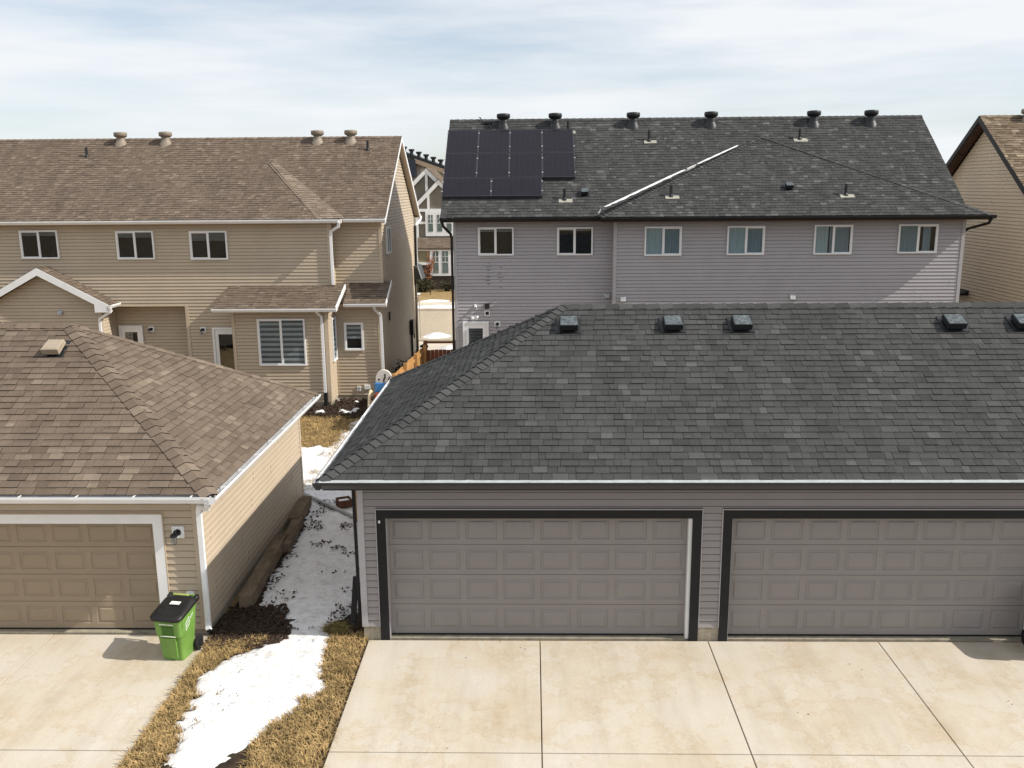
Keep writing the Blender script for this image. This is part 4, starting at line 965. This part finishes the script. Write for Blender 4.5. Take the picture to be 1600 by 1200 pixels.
mb=MB(); mb.box(-15,-9.96,29.6,31.66,0,.45); mb.build('back_step',M['conc_f'],th)
mb=MB(); mb.wbox(rear(30.8),-6.10,-5.97,0,.05,.34,.52,0); mb.wbox(rear(30.8),-6.065,-6.005,.05,.055,.37,.48,1); mb.build('outlet_box',[M['white'],M['steel']],th)
mb=MB(); mb.wbox(rear(30.8),-5.85,-5.64,0,.06,.40,.56); mb.build('vent_box',M['white'],th,bevel=.01)
mb=MB(); mb.wbox(east(WXe),32.6,32.75,0,.05,2.55,2.85); mb.build('wall_light',M['black'],th)
mb=MB(); Wg=east(WXe); mb.tube([Wg(38.2,.07,1.75),Wg(38.2,.07,.0)],.05,8); mb.wbox(Wg,38.05,38.45,0,.16,1.15,1.75); mb.tube([Wg(38.35,.08,1.4),Wg(38.75,.10,1.4),Wg(38.75,.1,.9)],.03,6); mb.build('meter_conduit',M['vent_black'],th)
mb=MB(); mb.box(WXe-.5,WXe+.07,HB2-.32,HB2+.07,0,3.3); mb.build('stone_veneer',M['stone'],th)
mb=MB(); downspout(mb,[(WXe+.06,HB2-.05,5.6),(WXe+.06,HB2-.05,3.3)],.09,.07); mb.build('dark_downspout',M['black'],th)
mb=MB(); mb.hexa([(-5.35,39.9,3.30),(-4.86,39.9,3.30),(-4.86,41.4,3.25),(-5.35,41.4,3.25),(-5.35,39.9,3.95),(-5.02,39.9,3.84),(-5.02,41.4,3.84),(-5.35,41.4,3.95)]); o=mb.build('entry_canopy',M['grey_panel'],th)
mb=MB(); mb.bar((-4.84,39.87,3.32),(-5.0,39.87,3.86),.03,.04); mb.build('canopy_trim',M['white_al'],th)
plz=lambda y:EZ2+(y-EYr)*s2
round_vents(th,[(x,35.55,plz(35.55)-.0) for x in (-15.68,-13.95,-8.13,-6.86)],M['vent_brown'],1.1)
pipes(th,[(-16.66,34.73,plz(34.73)),(-6.14,35.0,plz(35.0))],s2,None,.34)

# ------------------------------------------------------------------ beige townhouse (far right)
bh=thing('townhouse','beige sided townhouse with black trimmed gable at the right edge','house',(20,35,0))
BX=16.5; by,bz=35.2,9.68; bs=.70
fy0,by1=by-4.6,by+4.6; ez=bz-4.6*bs
bm=[(BX,fy0,ez),(BX+14,fy0,ez),(BX+14,by,bz),(BX,by,bz)]; bb=[(BX+14,by1,ez),(BX,by1,ez),(BX,by,bz),(BX+14,by,bz)]
mb=MB(); shingles(mb,bm,seed=61,wr=(.1,.3)); shingles(mb,bb,seed=62,wr=(.5,1)); cap_row(mb,(BX+14,by,bz),(BX,by,bz),newell(bm),newell(bb),63,expo=.25,w=.14); mb.build('roof',M['shg_beige'],bh)
mb=MB()
for yy in (fy0-.03,by1+.03):
    mb.hexa([(BX-.02,yy,ez-.24),(BX+.03,yy,ez-.24),(BX+.03,by,bz-.22),(BX-.02,by,bz-.22),(BX-.02,yy,ez-.02),(BX+.03,yy,ez-.02),(BX+.03,by,bz-.0),(BX-.02,by,bz-.0)]); mb.sep()
mb.split('rake_board',M['black'],bh)
mb=MB()
for yy in (fy0,by1): mb.hexa([(BX+.03,yy,ez-.16),(BX+.42,yy,ez-.16),(BX+.42,by,bz-.16),(BX+.03,by,bz-.16),(BX+.03,yy,ez-.13),(BX+.42,yy,ez-.13),(BX+.42,by,bz-.13),(BX+.03,by,bz-.13)])
mb.build('soffit',M['brown'],bh)
mb=MB(); siding(mb,west(BX+.4),[(fy0+.5,.2),(by1-.5,.2),(by1-.5,ez-.0),(by,bz-.3),(fy0+.5,ez-.0)],.2,c=.125,seams=True); siding(mb,rear(fy0+.5),rect(BX+.4,BX+14,.2,ez-.12),.2); siding(mb,north(by1-.5),rect(BX+.4,BX+14,.2,ez-.12),.2); mb.build('wall',M['sid_beige'],bh)
mb=MB(); gutter(mb,(BX,fy0+.02,ez-.01),(BX+14,fy0+.02,ez-.01),(0,-1,0)); mb.sep(); mb.split('gutter',[M['black'],M['charcoal'],M['charcoal']],bh)
mb=MB(); mb.wbox(west(BX+.4),31.3,31.38,0,.06,4.35,4.5); mb.build('wall_light',M['black'],bh)
mb=MB(); mb.hexa([(BX+.05,35.5,3.0),(BX+.45,35.5,3.0),(BX+.45,37,3.0),(BX+.05,37,3.0),(BX+.05,35.5,3.06),(BX+.45,35.5,3.2),(BX+.45,37,3.2),(BX+.05,37,3.06)]); mb.build('awning',M['black'],bh)
round_vents(bh,[(18.15,34.95,bz-.25*bs)],M['vent_brown'])

# ------------------------------------------------------------------ house across the street
fh=thing('house','brown house with white bracketed gables across the street','house',(-6,66,0))
FX0=-8.25; FX1=3
mb=MB()
mb.box(FX0,FX1,66,76,.95,6.2)
def gable(cx,hw,z,y): mb.prism([(cx-hw,y,z),(cx+hw,y,z),(cx,y,z+hw)],(0,5,0))
gable(-7.57,2.4,6.1,66.8); gable(-6.62,1.58,6.1,65.98)
mb.box(FX0+.02,-6.9,64.9,66,.95,2.98)
mb.build('wall',M['far_wall'],fh)
mb=MB()
def rafters(cx,hw,z,y,w=.27):
    for s_ in (-1,1):
        a=(cx,z+hw+.12); b=(cx+s_*(hw+.15),z-.03); 
        mb.hexa([(a[0],y,a[1]-w*1.4),(b[0],y,b[1]-w*1.4),(b[0],y+.1,b[1]-w*1.4),(a[0],y+.1,a[1]-w*1.4),(a[0],y,a[1]),(b[0],y,b[1]),(b[0],y+.1,b[1]),(a[0],y+.1,a[1])])
rafters(-7.57,2.4,6.1,66.6); rafters(-6.62,1.58,6.1,65.8)
mb.box(-7.66,-7.48,66.68,66.8,6.6,8.2); mb.box(-7.05-.42,-7.05-.26,65.88,65.98,5.7,6.85)
mb.box(-5.75,-5.6,65.85,65.98,6.4,7.5)
mb.box(FX0-.06,FX1,65.86,66,5.55,5.75); mb.box(FX0-.06,FX0+.12,65.88,66.1,.9,5.6); mb.box(FX0-.1,FX1,64.75,64.9,2.86,3.06); mb.box(FX0,-6.9,64.8,64.9,1.86,2.04); mb.box(FX0,-7.5,65.88,66,4.68,4.85); mb.box(FX0,-8.1,64.8,64.92,.9,2.9)
mb.build('white_trim',M['white'],fh)
pr_=[(FX0-.15,64.7,3.05),(FX1,64.7,3.05),(FX1,66,3.8),(FX0+.1,66,3.8)]
mb=MB(); shingles(mb,pr_,seed=71,wr=(.3,.6)); mb.prism([V3(p)-V3((0,0,.02)) for p in pr_],(0,0,-.1))
for cx,hw,y in ((-7.57,2.4,66.55),(-6.62,1.58,65.75)):
    for s_ in (-1,1): shingles(mb,[(cx+s_*(hw+.2),y,6.1-.05),(cx+s_*(hw+.2),y+6,6.1-.05),(cx,y+6,6.1+hw+.15),(cx,y,6.1+hw+.15)],seed=73,wr=(.5,1))
mb.build('roof',M['shg_tan'],fh)
mb=MB(); mb.box(FX0+.08,-7.2,64.86,64.9,2.04,2.86); mb.build('panel',M['far_tan'],fh)
def far_window(x0,x1,z0,z1,panes,y):
    b=MB(); b.box(x0,x1,y,y+.1,z0,z1); w=b.build('window',M['white'],fh)
    b=MB()
    for (a,c,d,e) in panes: b.box(a,c,y-.02,y+.01,d,e)
    b.build('pane',M['far_glass'],w)
    b=MB()
    for (a,c,d,e) in panes:
        m_=(a+c)/2; b.box(m_-.015,m_+.015,y-.03,y-.02,d+.5*(e-d) ,e); b.box(a,c,y-.03,y-.02,(d+e)/2-.02,(d+e)/2+.02); b.box(a,c,y-.03,y-.02,e-.25*(e-d)-.012,e-.25*(e-d)+.012)
    b.build('muntin',M['white'],w)
far_window(-7.62,-4.8,3.82,5.56,[(-7.42,-7.08,4.15,5.33),(-6.78,-6.42,4.15,5.33),(-6.1,-5.75,4.15,5.33)],65.84)
far_window(-7.24,-5.5,1.08,2.95,[(-7.04,-6.64,1.28,2.82),(-6.38,-5.95,1.28,2.82)],64.78)
mb=MB(); mb.box(FX0,FX1,64.85,66.5,-.1,1.86); mb.build('stone_base',M['stone'],fh)
mh=thing('apartment_building','pale apartment block with a sloping roof edge and vents','building',(-9,80,0))
mb=MB(); zr=lambda x:10.15-(x+10.72)*.352
mb.prism([(-13,80,0),(-3,80,0),(-3,80,zr(-3)-.3),(-13,80,zr(-13)-.3)],(0,8,0)); mb.build('wall',M['far_light'],mh)
mb=MB(); mb.hexa([(-13.2,79.5,zr(-13.2)-.35),(-2.8,79.5,zr(-2.8)-.35),(-2.8,88,zr(-2.8)-.35),(-13.2,88,zr(-13.2)-.35),(-13.2,79.5,zr(-13.2)),(-2.8,79.5,zr(-2.8)),(-2.8,88,zr(-2.8)),(-13.2,88,zr(-13.2))]); mb.build('roof',M['vent_black'],mh)
mb=MB(); mb.hexa([(-10.0,79.46,zr(-10)-.62),(-2.8,79.46,zr(-2.8)-.62),(-2.8,79.5,zr(-2.8)-.62),(-10,79.5,zr(-10)-.62),(-10.0,79.46,zr(-10)-.25),(-2.8,79.46,zr(-2.8)-.25),(-2.8,79.5,zr(-2.8)-.25),(-10,79.5,zr(-10)-.25)]); mb.build('fascia_board',M['far_fascia'],mh)
mb=MB(); mb.box(-11.6,-9.9,79.2,80,8.1,zr(-9.9)-.3); mb.build('dark_panel',M['navy'],mh)
for i in range(8):
    x=-10.9+i*.62; b=MB(); b.lathe((x,80,zr(x)-.05),[(.16,0),(.14,.3),(.24,.34),(.25,.5),(0,.52)],10); b.build('round_vent',M['vent_black'],mh)
for x,z in ((-10.0,8.55),(-8.15,8.1)): 
    b=MB(); b.lathe((x,70.8,z-.1),[(.2,0),(.18,.35),(.28,.4),(.28,.6),(0,.62)],10); b.build('round_vent',M['vent_tan'],fh)

# ------------------------------------------------------------------ fence between the houses
def fence_panel(root,p,q,top,dark,boards_name='boards'):
    p=V3(p);q=V3(q); d=(q-p).normalized(); L=(q-p).length; n=V3((-d.y,d.x,0)); b=MB(); t=0; rng=random.Random(int(L*100)); 
    while t<L-.02:
        w=min(.14,L-t-.004); h=top+rng.uniform(-.015,.015); a=p+d*t; c=p+d*(t+w-.008)
        b.hexa([a,c,c+n*.018,a+n*.018,a+V3((0,0,h)),c+V3((0,0,h)),c+n*.018+V3((0,0,h)),a+n*.018+V3((0,0,h))]); t+=w
    return b.build(boards_name,M['wood_dark'] if dark else M['wood'],root)
fx=-4.12
f1=thing('wooden_fence','orange cedar board fence running between the two townhouses','fence',(fx,28.8,0))
fence_panel(f1,(-4.17,26.3,0),(-3.83,31.4,0),1.78,False)
mb=MB(); 
for y in (26.35,28.0,29.7,31.35): mb.box(-4.17+(y-26.3)*.0667+.01,-4.17+(y-26.3)*.0667+.11,y-.05,y+.05,0,1.86); mb.sep()
mb.split('post',M['wood'],f1)
mb=MB()
for z in (.4,1.0,1.62): mb.bar((-4.15,26.3,z),(-3.81,31.4,z),.04,.09)
mb.build('rail',M['wood'],f1)
f2=thing('wooden_gate','dark stained wooden gate panel against the grey townhouse','gate',(-3.3,31.45,0))
fence_panel(f2,(-3.72,31.5,0),(-2.72,31.5,0),1.66,True)
mb=MB(); mb.box(-3.83,-3.70,31.42,31.55,0,1.98); mb.sep(); mb.box(-2.80,-2.67,31.42,31.55,0,1.98); mb.split('post',M['wood_dark'],f2)
mb=MB(); mb.bar((-3.7,31.48,1.93),(-2.8,31.48,1.93),.06,.07); mb.bar((-3.7,31.47,1.25),(-2.8,31.47,1.25),.04,.09); mb.bar((-3.7,31.47,.4),(-2.8,31.47,.4),.04,.09); mb.build('rail',M['wood_dark'],f2)
mb=MB(); mb.box(-3.0,-2.9,18.85,18.95,0,.1); mb.v=[];mb.f=[];mb.m=[];mb.a=[]
mb.box(-3.95,-3.82,18.9,19.03,0,1.75); mb.box(-3.96,-3.81,18.89,19.04,1.75,1.79); tag(mb.build('fence_post',M['wood'],bevel=.006),'square brown wooden post under the grey garage eave','post')
# ------------------------------------------------------------------ timbers, pipe, planter
def timber(x0,y0,z0,x1,y1,z1,w,label):
    b=MB(); p=V3((x0,y0,z0));q=V3((x1,y1,z1)); k=10; d=(q-p); rng=random.Random(int(y0*10)); x=d.cross(V3((0,0,1))).normalized(); up=x.cross(d.normalized())
    prev=None
    for i in range(k+1):
        c=p+d*(i/k); j=[rng.uniform(-.006,.006) for _ in range(8)]; h=w/2
        ring=[c+x*(-h+j[0])+up*(-h+j[1]),c+x*(h+j[2])+up*(-h+j[3]),c+x*(h+j[4])+up*(h+j[5]),c+x*(-h+j[6])+up*(h+j[7])]
        if prev:
            for a in range(4): b.face([prev[a],prev[(a+1)%4],ring[(a+1)%4],ring[a]])
        else: b.face(ring[::-1])
        prev=ring
    b.face(prev)
    return tag(b.build('landscape_timber',M['timber']),label,'timber','timbers lying along the tan garage')
timber(-5.06,14.72,.15,-5.20,17.6,.16,.24,'nearest weathered timber lying along the tan garage wall')
timber(-5.03,17.2,.13,-5.15,18.8,.13,.21,'middle weathered timber tucked behind the nearest one')
timber(-5.20,18.6,.14,-5.27,20.05,.14,.22,'farthest weathered timber near the back of the tan garage')
b=MB(); b.tube([(-5.5,20.65,.10),(-3.98,19.1,.09)],.045,10); tag(b.build('drain_pipe',M['steel'],smooth=False),'grey pipe lying diagonally across the snow','pipe')
pl=thing('planter_box','small rusty red box filled with snow','planter',(-4.38,19.95,.05),local=True,rotz=.45)
b=MB(); 
for a in ((-.16,.16,-.16,-.135),(-.16,.16,.135,.16),(-.16,-.135,-.135,.135),(.135,.16,-.135,.135)): b.box(*a,0,.17)
b.build('box',M['rust'],pl); b=MB(); b.box(-.135,.135,-.135,.135,.02,.13); b.build('snow_fill',M['snow'],pl,bevel=.02)
# ------------------------------------------------------------------ wheeled bins
def wheelie(name,label,loc,rot,body,lidm,marks):
    t=thing(name,label,'waste bin',loc,'wheeled waste bins' if False else None,local=True,rotz=rot)
    b=MB()
    def ring(w,y0,y1,z0,z1,c=.05): # rounded rectangle, front lower than back
        h=w/2; P=[]
        for (cx,cy,a0) in ((h-c,y1-c,0),(-h+c,y1-c,90),(-h+c,y0+c,180),(h-c,y0+c,270)):
            for k in range(4):
                a=R(a0+30*k); x=cx+c*math.cos(a); y=cy+c*math.sin(a); tt=(y-y0)/(y1-y0); P.append((x,y,z0+(z1-z0)*tt))
        return P
    rs=[ring(.40,-.20,.18,0,0,.04),ring(.42,-.215,.20,.1,.1,.045),ring(.47,-.255,.24,.44,.44,.05),ring(.485,-.285,.245,.46,.46,.055),ring(.53,-.32,.275,.74,.82,.06),ring(.56,-.345,.285,.76,.845,.06),ring(.56,-.345,.285,.79,.885,.06)]
    n=len(rs[0]); base=len(b.v)
    for r_ in rs: b.v.extend(r_)
    for i in range(len(rs)-1):
        for k in range(n): b.f.append((base+i*n+k,base+i*n+(k+1)%n,base+(i+1)*n+(k+1)%n,base+(i+1)*n+k)); b.m.append(0); b.a.append(.5)
    b.f.append(tuple(base+k for k in range(n))[::-1]); b.m.append(0); b.a.append(.5)
    b.f.append(tuple(base+(len(rs)-1)*n+k for k in range(n))); b.m.append(0); b.a.append(.5)
    # front ribs, side ribs
    b.hexa([(-.12,-.232,.05),(.12,-.232,.05),(.12,-.19,.05),(-.12,-.19,.05),(-.14,-.30,.44),(.14,-.30,.44),(.14,-.22,.44),(-.14,-.22,.44)],0)
    for s_ in (-1,1): b.hexa([(s_*.262-.006,-.24,.62),(s_*.262+.006,-.24,.62),(s_*.262+.006,-.215,.62),(s_*.262-.006,-.215,.62),(s_*.272-.006,-.25,.76),(s_*.272+.006,-.25,.76),(s_*.272+.006,-.225,.76),(s_*.272-.006,-.225,.76)],0)
    bd=b.build('body',[body],t,bevel=.006)
    b=MB(); b.hexa([(-.10,-.296,.50),(.12,-.296,.50),(.12,-.25,.50),(-.10,-.25,.50),(-.10,-.326,.66),(.12,-.326,.66),(.12,-.27,.68),(-.10,-.27,.68)]); b.build('pocket',M['dark_green'] if marks else M['bin_black'],bd)
    b=MB(); b.tube([(-.13,-.312,.485),(.15,-.312,.485)],.012,8); b.build('lift_bar',M['lime_grey'] if marks else M['bin_black'],bd)
    # lid: domed, sloping to the front
    b=MB(); L=[]
    for (w,y0,y1,dz,c) in ((.60,-.385,.29,-.02,.10),(.61,-.39,.295,.02,.11),(.57,-.36,.285,.05,.11),(.44,-.25,.24,.072,.1),(.30,-.14,.18,.076,.08)):
        L.append([(x,y,z+dz) for x,y,z in ring(w,y0,y1,.80-.0,.915,c)])
    base=len(b.v); 
    for r_ in L: b.v.extend(r_)
    for i in range(len(L)-1):
        for k in range(n): b.f.append((base+i*n+k,base+i*n+(k+1)%n,base+(i+1)*n+(k+1)%n,base+(i+1)*n+k)); b.m.append(0); b.a.append(.5)
    b.f.append(tuple(base+k for k in range(n))[::-1]); b.m.append(0); b.a.append(.5); b.f.append(tuple(base+(len(L)-1)*n+k for k in range(n))); b.m.append(0); b.a.append(.5)
    for s_ in (-1,1): b.hexa([(s_*.26-.03,.24,.88),(s_*.26+.03,.24,.88),(s_*.26+.03,.34,.90),(s_*.26-.03,.34,.90),(s_*.26-.03,.24,.96),(s_*.26+.03,.24,.96),(s_*.26+.03,.34,.985),(s_*.26-.03,.34,.985)])
    ld=b.build('lid',[lidm],t,smooth=True)
    b=MB(); b.tube([(-.22,.335,.955),(.22,.335,.955)],.018,10); 
    for s_ in (-1,1): b.hexa([(s_*.2-.02,.26,.84),(s_*.2+.02,.26,.84),(s_*.2+.02,.30,.84),(s_*.2-.02,.30,.84),(s_*.2-.02,.31,.95),(s_*.2+.02,.31,.95),(s_*.2+.02,.345,.95),(s_*.2-.02,.345,.95)])
    b.build('handle',body,t)
    for s_ in (-1,1):
        b=MB(); b.lathe((s_*.255,.25,.13),[(0,-.03),(.085,-.03),(.128,-.026),(.13,0),(.128,.026),(.085,.03),(0,.03)],22,axis='x'); w=b.build('wheel',M['rubber'],t)
        b=MB(); b.lathe((s_*.255+s_*.028,.25,.13),[(0,-.006),(.07,-.006),(.07,.006),(.02,.012),(0,.012)],12,axis='x'); b.build('hub',M['vent_black'],w)
    b=MB(); b.tube([(-.25,.25,.13),(.25,.25,.13)],.016,8); b.build('axle',M['vent_black'],t)
    if marks:
        # white side emblem: slanted outlined box with a middle bar, then small letters
        b=MB()
        def sp(y,z): # point on +X side
            tt=(z-.46)/.34; return V3((.2435+(.265-.2435)*tt+.004+.006,y,z))
        def ln(p,q,w=.011): b.bar(sp(*p),sp(*q),w,.004,up=(1,0,0))
        ln=lambda p,q,w=.008,_l=ln:_l(p,q,w)
        ln((-.13,.53),(-.13,.655)); ln((-.13,.655),(-.02,.735)); ln((-.13,.59),(-.01,.672)); ln((-.13,.53),(-.01,.61)); ln((-.01,.61),(-.01,.672)); ln((-.02,.672),(-.02,.735))
        for i in range(3): ln((.02+i*.035,.70+i*.022),(.02+i*.035,.665+i*.022)); ln((.02+i*.035,.70+i*.022),(.04+i*.035,.715+i*.022),.009)
        b.build('emblem',M['decal'],bd)
        b=MB(); rr=random.Random(3); x=-.13
        while x<.12:
            w=rr.uniform(.008,.016)
            if abs(x+.0)>.012: b.hexa([(x,-.334,.70),(x+w,-.334,.70),(x+w,-.318,.70),(x,-.318,.70),(x,-.341,.722),(x+w,-.341,.722),(x+w,-.325,.722),(x,-.325,.722)])
            x+=w+.006
        b.build('lettering',M['decal'],bd)
        b=MB(); z=lambda y:.80+(.115)*(y+.385)/.675+.074+.004
        T=lambda x,y,h=0:(x,y,z(y)+h)
        b.hexa([T(-.085,-.03),T(.10,-.03),T(.10,.06),T(-.085,.06),T(-.085,-.03,.003),T(.10,-.03,.003),T(.10,.06,.003),T(-.085,.06,.003)],0)
        for i in range(4): b.hexa([T(-.06+i*.04,-.022,.003),T(-.035+i*.04,-.022,.003),T(-.035+i*.04,-.010,.003),T(-.06+i*.04,-.010,.003),T(-.06+i*.04,-.022,.005),T(-.035+i*.04,-.022,.005),T(-.035+i*.04,-.010,.005),T(-.06+i*.04,-.010,.005)],1)
        b.build('lid_sticker',[M['decal'],M['bin_black']],ld)
        b=MB(); b.hexa([(-.16,.24,.965),(.12,.24,.965),(.12,.30,.97),(-.16,.30,.97),(-.16,.24,.99),(.12,.24,.99),(.12,.30,.995),(-.16,.30,.995)]); b.build('lid_hinge_tag',M['straw_lime'],ld)
    return t
M['dark_green']=mat('shaded_green_plastic',(.05,.13,.015),.6,.1)  # darker copy of the bin green, with the pocket's shade painted in
M['straw_lime']=mat('faded_lime_plastic',(.30,.36,.10),.6,.2,12)
wheelie('waste_bin','bright green wheeled bin with black lid beside the tan garage door',(-5.64,13.12,.02),-.16,M['bin_green'],M['lid'],True).scale=(.88,.88,.93)
wheelie('waste_bin','all black wheeled bin standing by the second grey garage door',(8.12,13.25,.02),-.1,M['bin_black'],M['bin_black'],False)
# ------------------------------------------------------------------ toddler climber
ty=thing('play_climber','cream and blue plastic toddler climber beside the cedar fence','toy',(-4.62,27.6,0.02),local=True,rotz=-.12)
b=MB(); pts=[]
for k in range(13):
    a=math.pi*k/12; pts.append((.27*math.cos(a),1.42+.30*math.sin(a)))
poly=[(.27,-0.02,1.2)]+[(x,-.02,z) for x,z in pts]+[(-.27,-.02,1.2)]
b.prism(poly,(0,.07,0)); b.build('arch_panel',M['toy_white'],ty,bevel=.02)
b=MB()
for cx in (.02,.17): b.tube([(cx-.02,-.025,1.32),(cx-.02,-.025,1.40),(cx+.02,-.025,1.47),(cx+.02,-.025,1.58-(.08 if cx>.1 else 0))],.026,8)
b.lathe((-.16,-.025,1.4),[(0,-.004),(.03,-.004),(.03,.004),(0,.004)],10,axis='y'); b.build('slot',M['dark'],ty)
b=MB(); b.box(-.30,.30,-.06,.08,.86,1.30); b.build('blue_panel',M['toy_blue'],ty,bevel=.03)
b=MB(); b.box(-.25,.33,-.03,.5,0,.86); b.build('base',M['toy_purple'],ty,bevel=.03)
b=MB(); b.prism([(-.34,-.62,0),(-.34,-.05,0),(-.34,-.05,1.0),(-.34,-.2,1.12),(-.34,-.42,.95)],(-.08,0,0)); b.build('side_panel',M['toy_tan'],ty,bevel=.02)
b=MB()
for (y,z,r_) in ((-.25,.85,.07),(-.32,.5,.06),(-.4,.22,.045)): b.lathe((-.425,y,z),[(0,-.005),(r_,-.005),(r_,.005),(0,.005)],12,axis='x')
for (y,z,r_) in ((-.25,.85,.07),(-.32,.5,.06)): b.lathe((-.335,y,z),[(0,-.006),(r_,-.006),(r_,.006),(0,.006)],12,axis='x')
b.build('hand_hole',M['dark'],ty)
b=MB(); b.lathe((-.17,-.12,.9),[(0,-.08),(.09,-.06),(.13,0),(.09,.06),(0,.08)],14,axis='y'); b.box(-.3,-.05,-.2,-.06,.68,.84); b.build('steering_knob',M['toy_red'],ty,bevel=.02)
# ------------------------------------------------------------------ plants and street pieces
def twig_plant(name,label,cat,x,y,z,h,n,spread,mt,leaf=None,leaves=0,seed=1,trunk=.02,lsize=.05):
    t=thing(name,label,cat,(x,y,z)); rng=random.Random(seed); b=MB(); tips=[]
    if trunk>.015: b.tube([(x,y,z-.05),(x+.01,y,z+h*.5),(x,y,z+h)],[trunk,trunk*.8,trunk*.3],6)
    for i in range(n):
        z0=z+(h*rng.uniform(.35,.9) if trunk>.015 else 0); a=rng.random()*6.28; L=h*rng.uniform(.3,.6)*(1 if trunk>.015 else 1.6)
        p=V3((x,y,z0)); q=p+V3((math.cos(a)*spread*rng.uniform(.3,1),math.sin(a)*spread*rng.uniform(.3,1),L)); m_=(p+q)/2+V3((rng.uniform(-.1,.1),rng.uniform(-.1,.1),.05))*spread
        b.tube([p,m_,q],[.01,.007,.003],5); tips+= [m_,q,(m_+q)/2]
    b.build('branches',mt,t)
    if leaf:
        b=MB()
        for i in range(leaves):
            c=rng.choice(tips)+V3([rng.gauss(0,spread*.22) for _ in range(3)]); u=V3([rng.gauss(0,1) for _ in range(3)]).normalized()*lsize; w=u.cross(V3([rng.gauss(0,1) for _ in range(3)])).normalized()*lsize*.5
            c.z=max(c.z,z+.02); b.face([c-u,c+w,c+u,c-w])
        b.build('foliage',leaf,t)
    return t
twig_plant('sapling','thin young tree with rusty leaves on the far lawn','tree',-6.95,61.8,.08,2.0,22,.35,M['twig'],M['bud'],240,3,.03,.07)
twig_plant('shrub','dark leafy shrub left of the far stone wall','shrub',-7.75,63.6,.08,.8,40,.8,M['twig'],M['shrub'],900,4,.01,.09)
twig_plant('shrub','low dark shrub under the far front window','shrub',-5.95,64.0,.08,.6,30,.5,M['twig'],M['shrub'],500,5,.01,.08)
twig_plant('bare_bush','bare dark bush against the tan townhouse side wall','shrub',-4.75,33.2,.02,.95,60,.45,M['twig'],M['twig'],500,6,.01,.05)
twig_plant('bare_bush','bare dark bush behind the toddler climber','shrub',-4.72,30.6,.02,.75,45,.35,M['twig'],M['twig'],350,7,.01,.05)
b=MB(); b.tube([(-5.42,43.6,0),(-5.46,43.6,2.2)],.018,8); tag(b.build('marker_pole',M['steel']),'thin pale pole at the edge of the street','pole')
b=MB(); b.lathe((-4.62,38.2,0),[(.06,0),(.055,.55),(.10,.56),(.13,.62),(.13,.68),(.05,.72),(0,.73)],12); b.box(-4.80,-4.45,38.15,38.25,.58,.66); tag(b.build('standpipe',M['navy']),'short dark blue standpipe by the tan house corner','standpipe')
b=MB(); b.box(-5.06,-4.98,30.95,31.1,0,.62); b.box(-4.93,-4.85,30.95,31.1,0,.62); b.box(-5.08,-4.83,30.96,31.09,.45,.55); tag(b.build('garden_stake',M['brown']),'pair of brown stakes by the tan house corner','stakes')

# ------------------------------------------------------------------ light, sky, camera
sd=V3((1.176,-.228,1.0)).normalized()
el=math.asin(sd.z); az=math.atan2(sd.x,sd.y)
L=bpy.data.lights.new('sun','SUN'); L.energy=5.0; L.angle=R(.5); L.color=(1,.95,.86)
lo=bpy.data.objects.new('sun',L); lo.rotation_euler=sd.to_track_quat('Z','Y').to_euler(); lo.location=(20,0,30); C.objects.link(lo)
w=bpy.data.worlds.new('World'); S.world=w; w.use_nodes=True; nt=w.node_tree; nt.nodes.clear()
out=N(nt,'ShaderNodeOutputWorld'); bg=N(nt,'ShaderNodeBackground'); bg.inputs['Strength'].default_value=.125
sky=N(nt,'ShaderNodeTexSky'); sky.sky_type='NISHITA'; sky.sun_disc=False; sky.sun_elevation=el; sky.sun_rotation=az; sky.altitude=600; sky.air_density=1.0; sky.dust_density=1.2; sky.ozone_density=1.5
tc=N(nt,'ShaderNodeTexCoord'); mp=N(nt,'ShaderNodeMapping'); mp.inputs['Scale'].default_value=(1.2,1.2,9); mp.inputs['Rotation'].default_value=(0,R(6),0); nt.links.new(tc.outputs['Generated'],mp.inputs[0])
cn=N(nt,'ShaderNodeTexNoise'); cn.inputs['Scale'].default_value=2.2; cn.inputs['Detail'].default_value=7; cn.inputs['Roughness'].default_value=.55; nt.links.new(mp.outputs[0],cn.inputs['Vector'])
cr=ramp(nt,cn.outputs[0],[(.30,(.42,)*3),(.60,(1.0,)*3)])
mx=mixc(nt,sky.outputs[0],(6.9,7.15,7.4),cr.outputs[0])
nt.links.new(mx,bg.inputs[0]); nt.links.new(bg.outputs[0],out.inputs[0])
f,pit,roll,yaw,H=1420.05,.2141,.0078,-.023,7.269
fw=V3((math.sin(yaw)*math.cos(pit),math.cos(yaw)*math.cos(pit),-math.sin(pit))); r_=V3((math.cos(yaw),-math.sin(yaw),0)); u_=r_.cross(fw)
Rr=math.cos(roll)*r_-math.sin(roll)*u_; Uu=math.sin(roll)*r_+math.cos(roll)*u_
cam=bpy.data.cameras.new('camera'); cam.sensor_fit='HORIZONTAL'; cam.sensor_width=36; cam.lens=f/1600*36; cam.clip_end=3000; cam.clip_start=.1
co=bpy.data.objects.new('camera',cam); C.objects.link(co)
co.matrix_world=Matrix(((Rr.x,Uu.x,-fw.x,0),(Rr.y,Uu.y,-fw.y,0),(Rr.z,Uu.z,-fw.z,H),(0,0,0,1)))
S.camera=co
S.view_settings.view_transform='Standard'; S.view_settings.look='None'; S.view_settings.exposure=0.06; S.view_settings.gamma=1; S.view_settings.use_curve_mapping=False
S.render.engine='CYCLES'
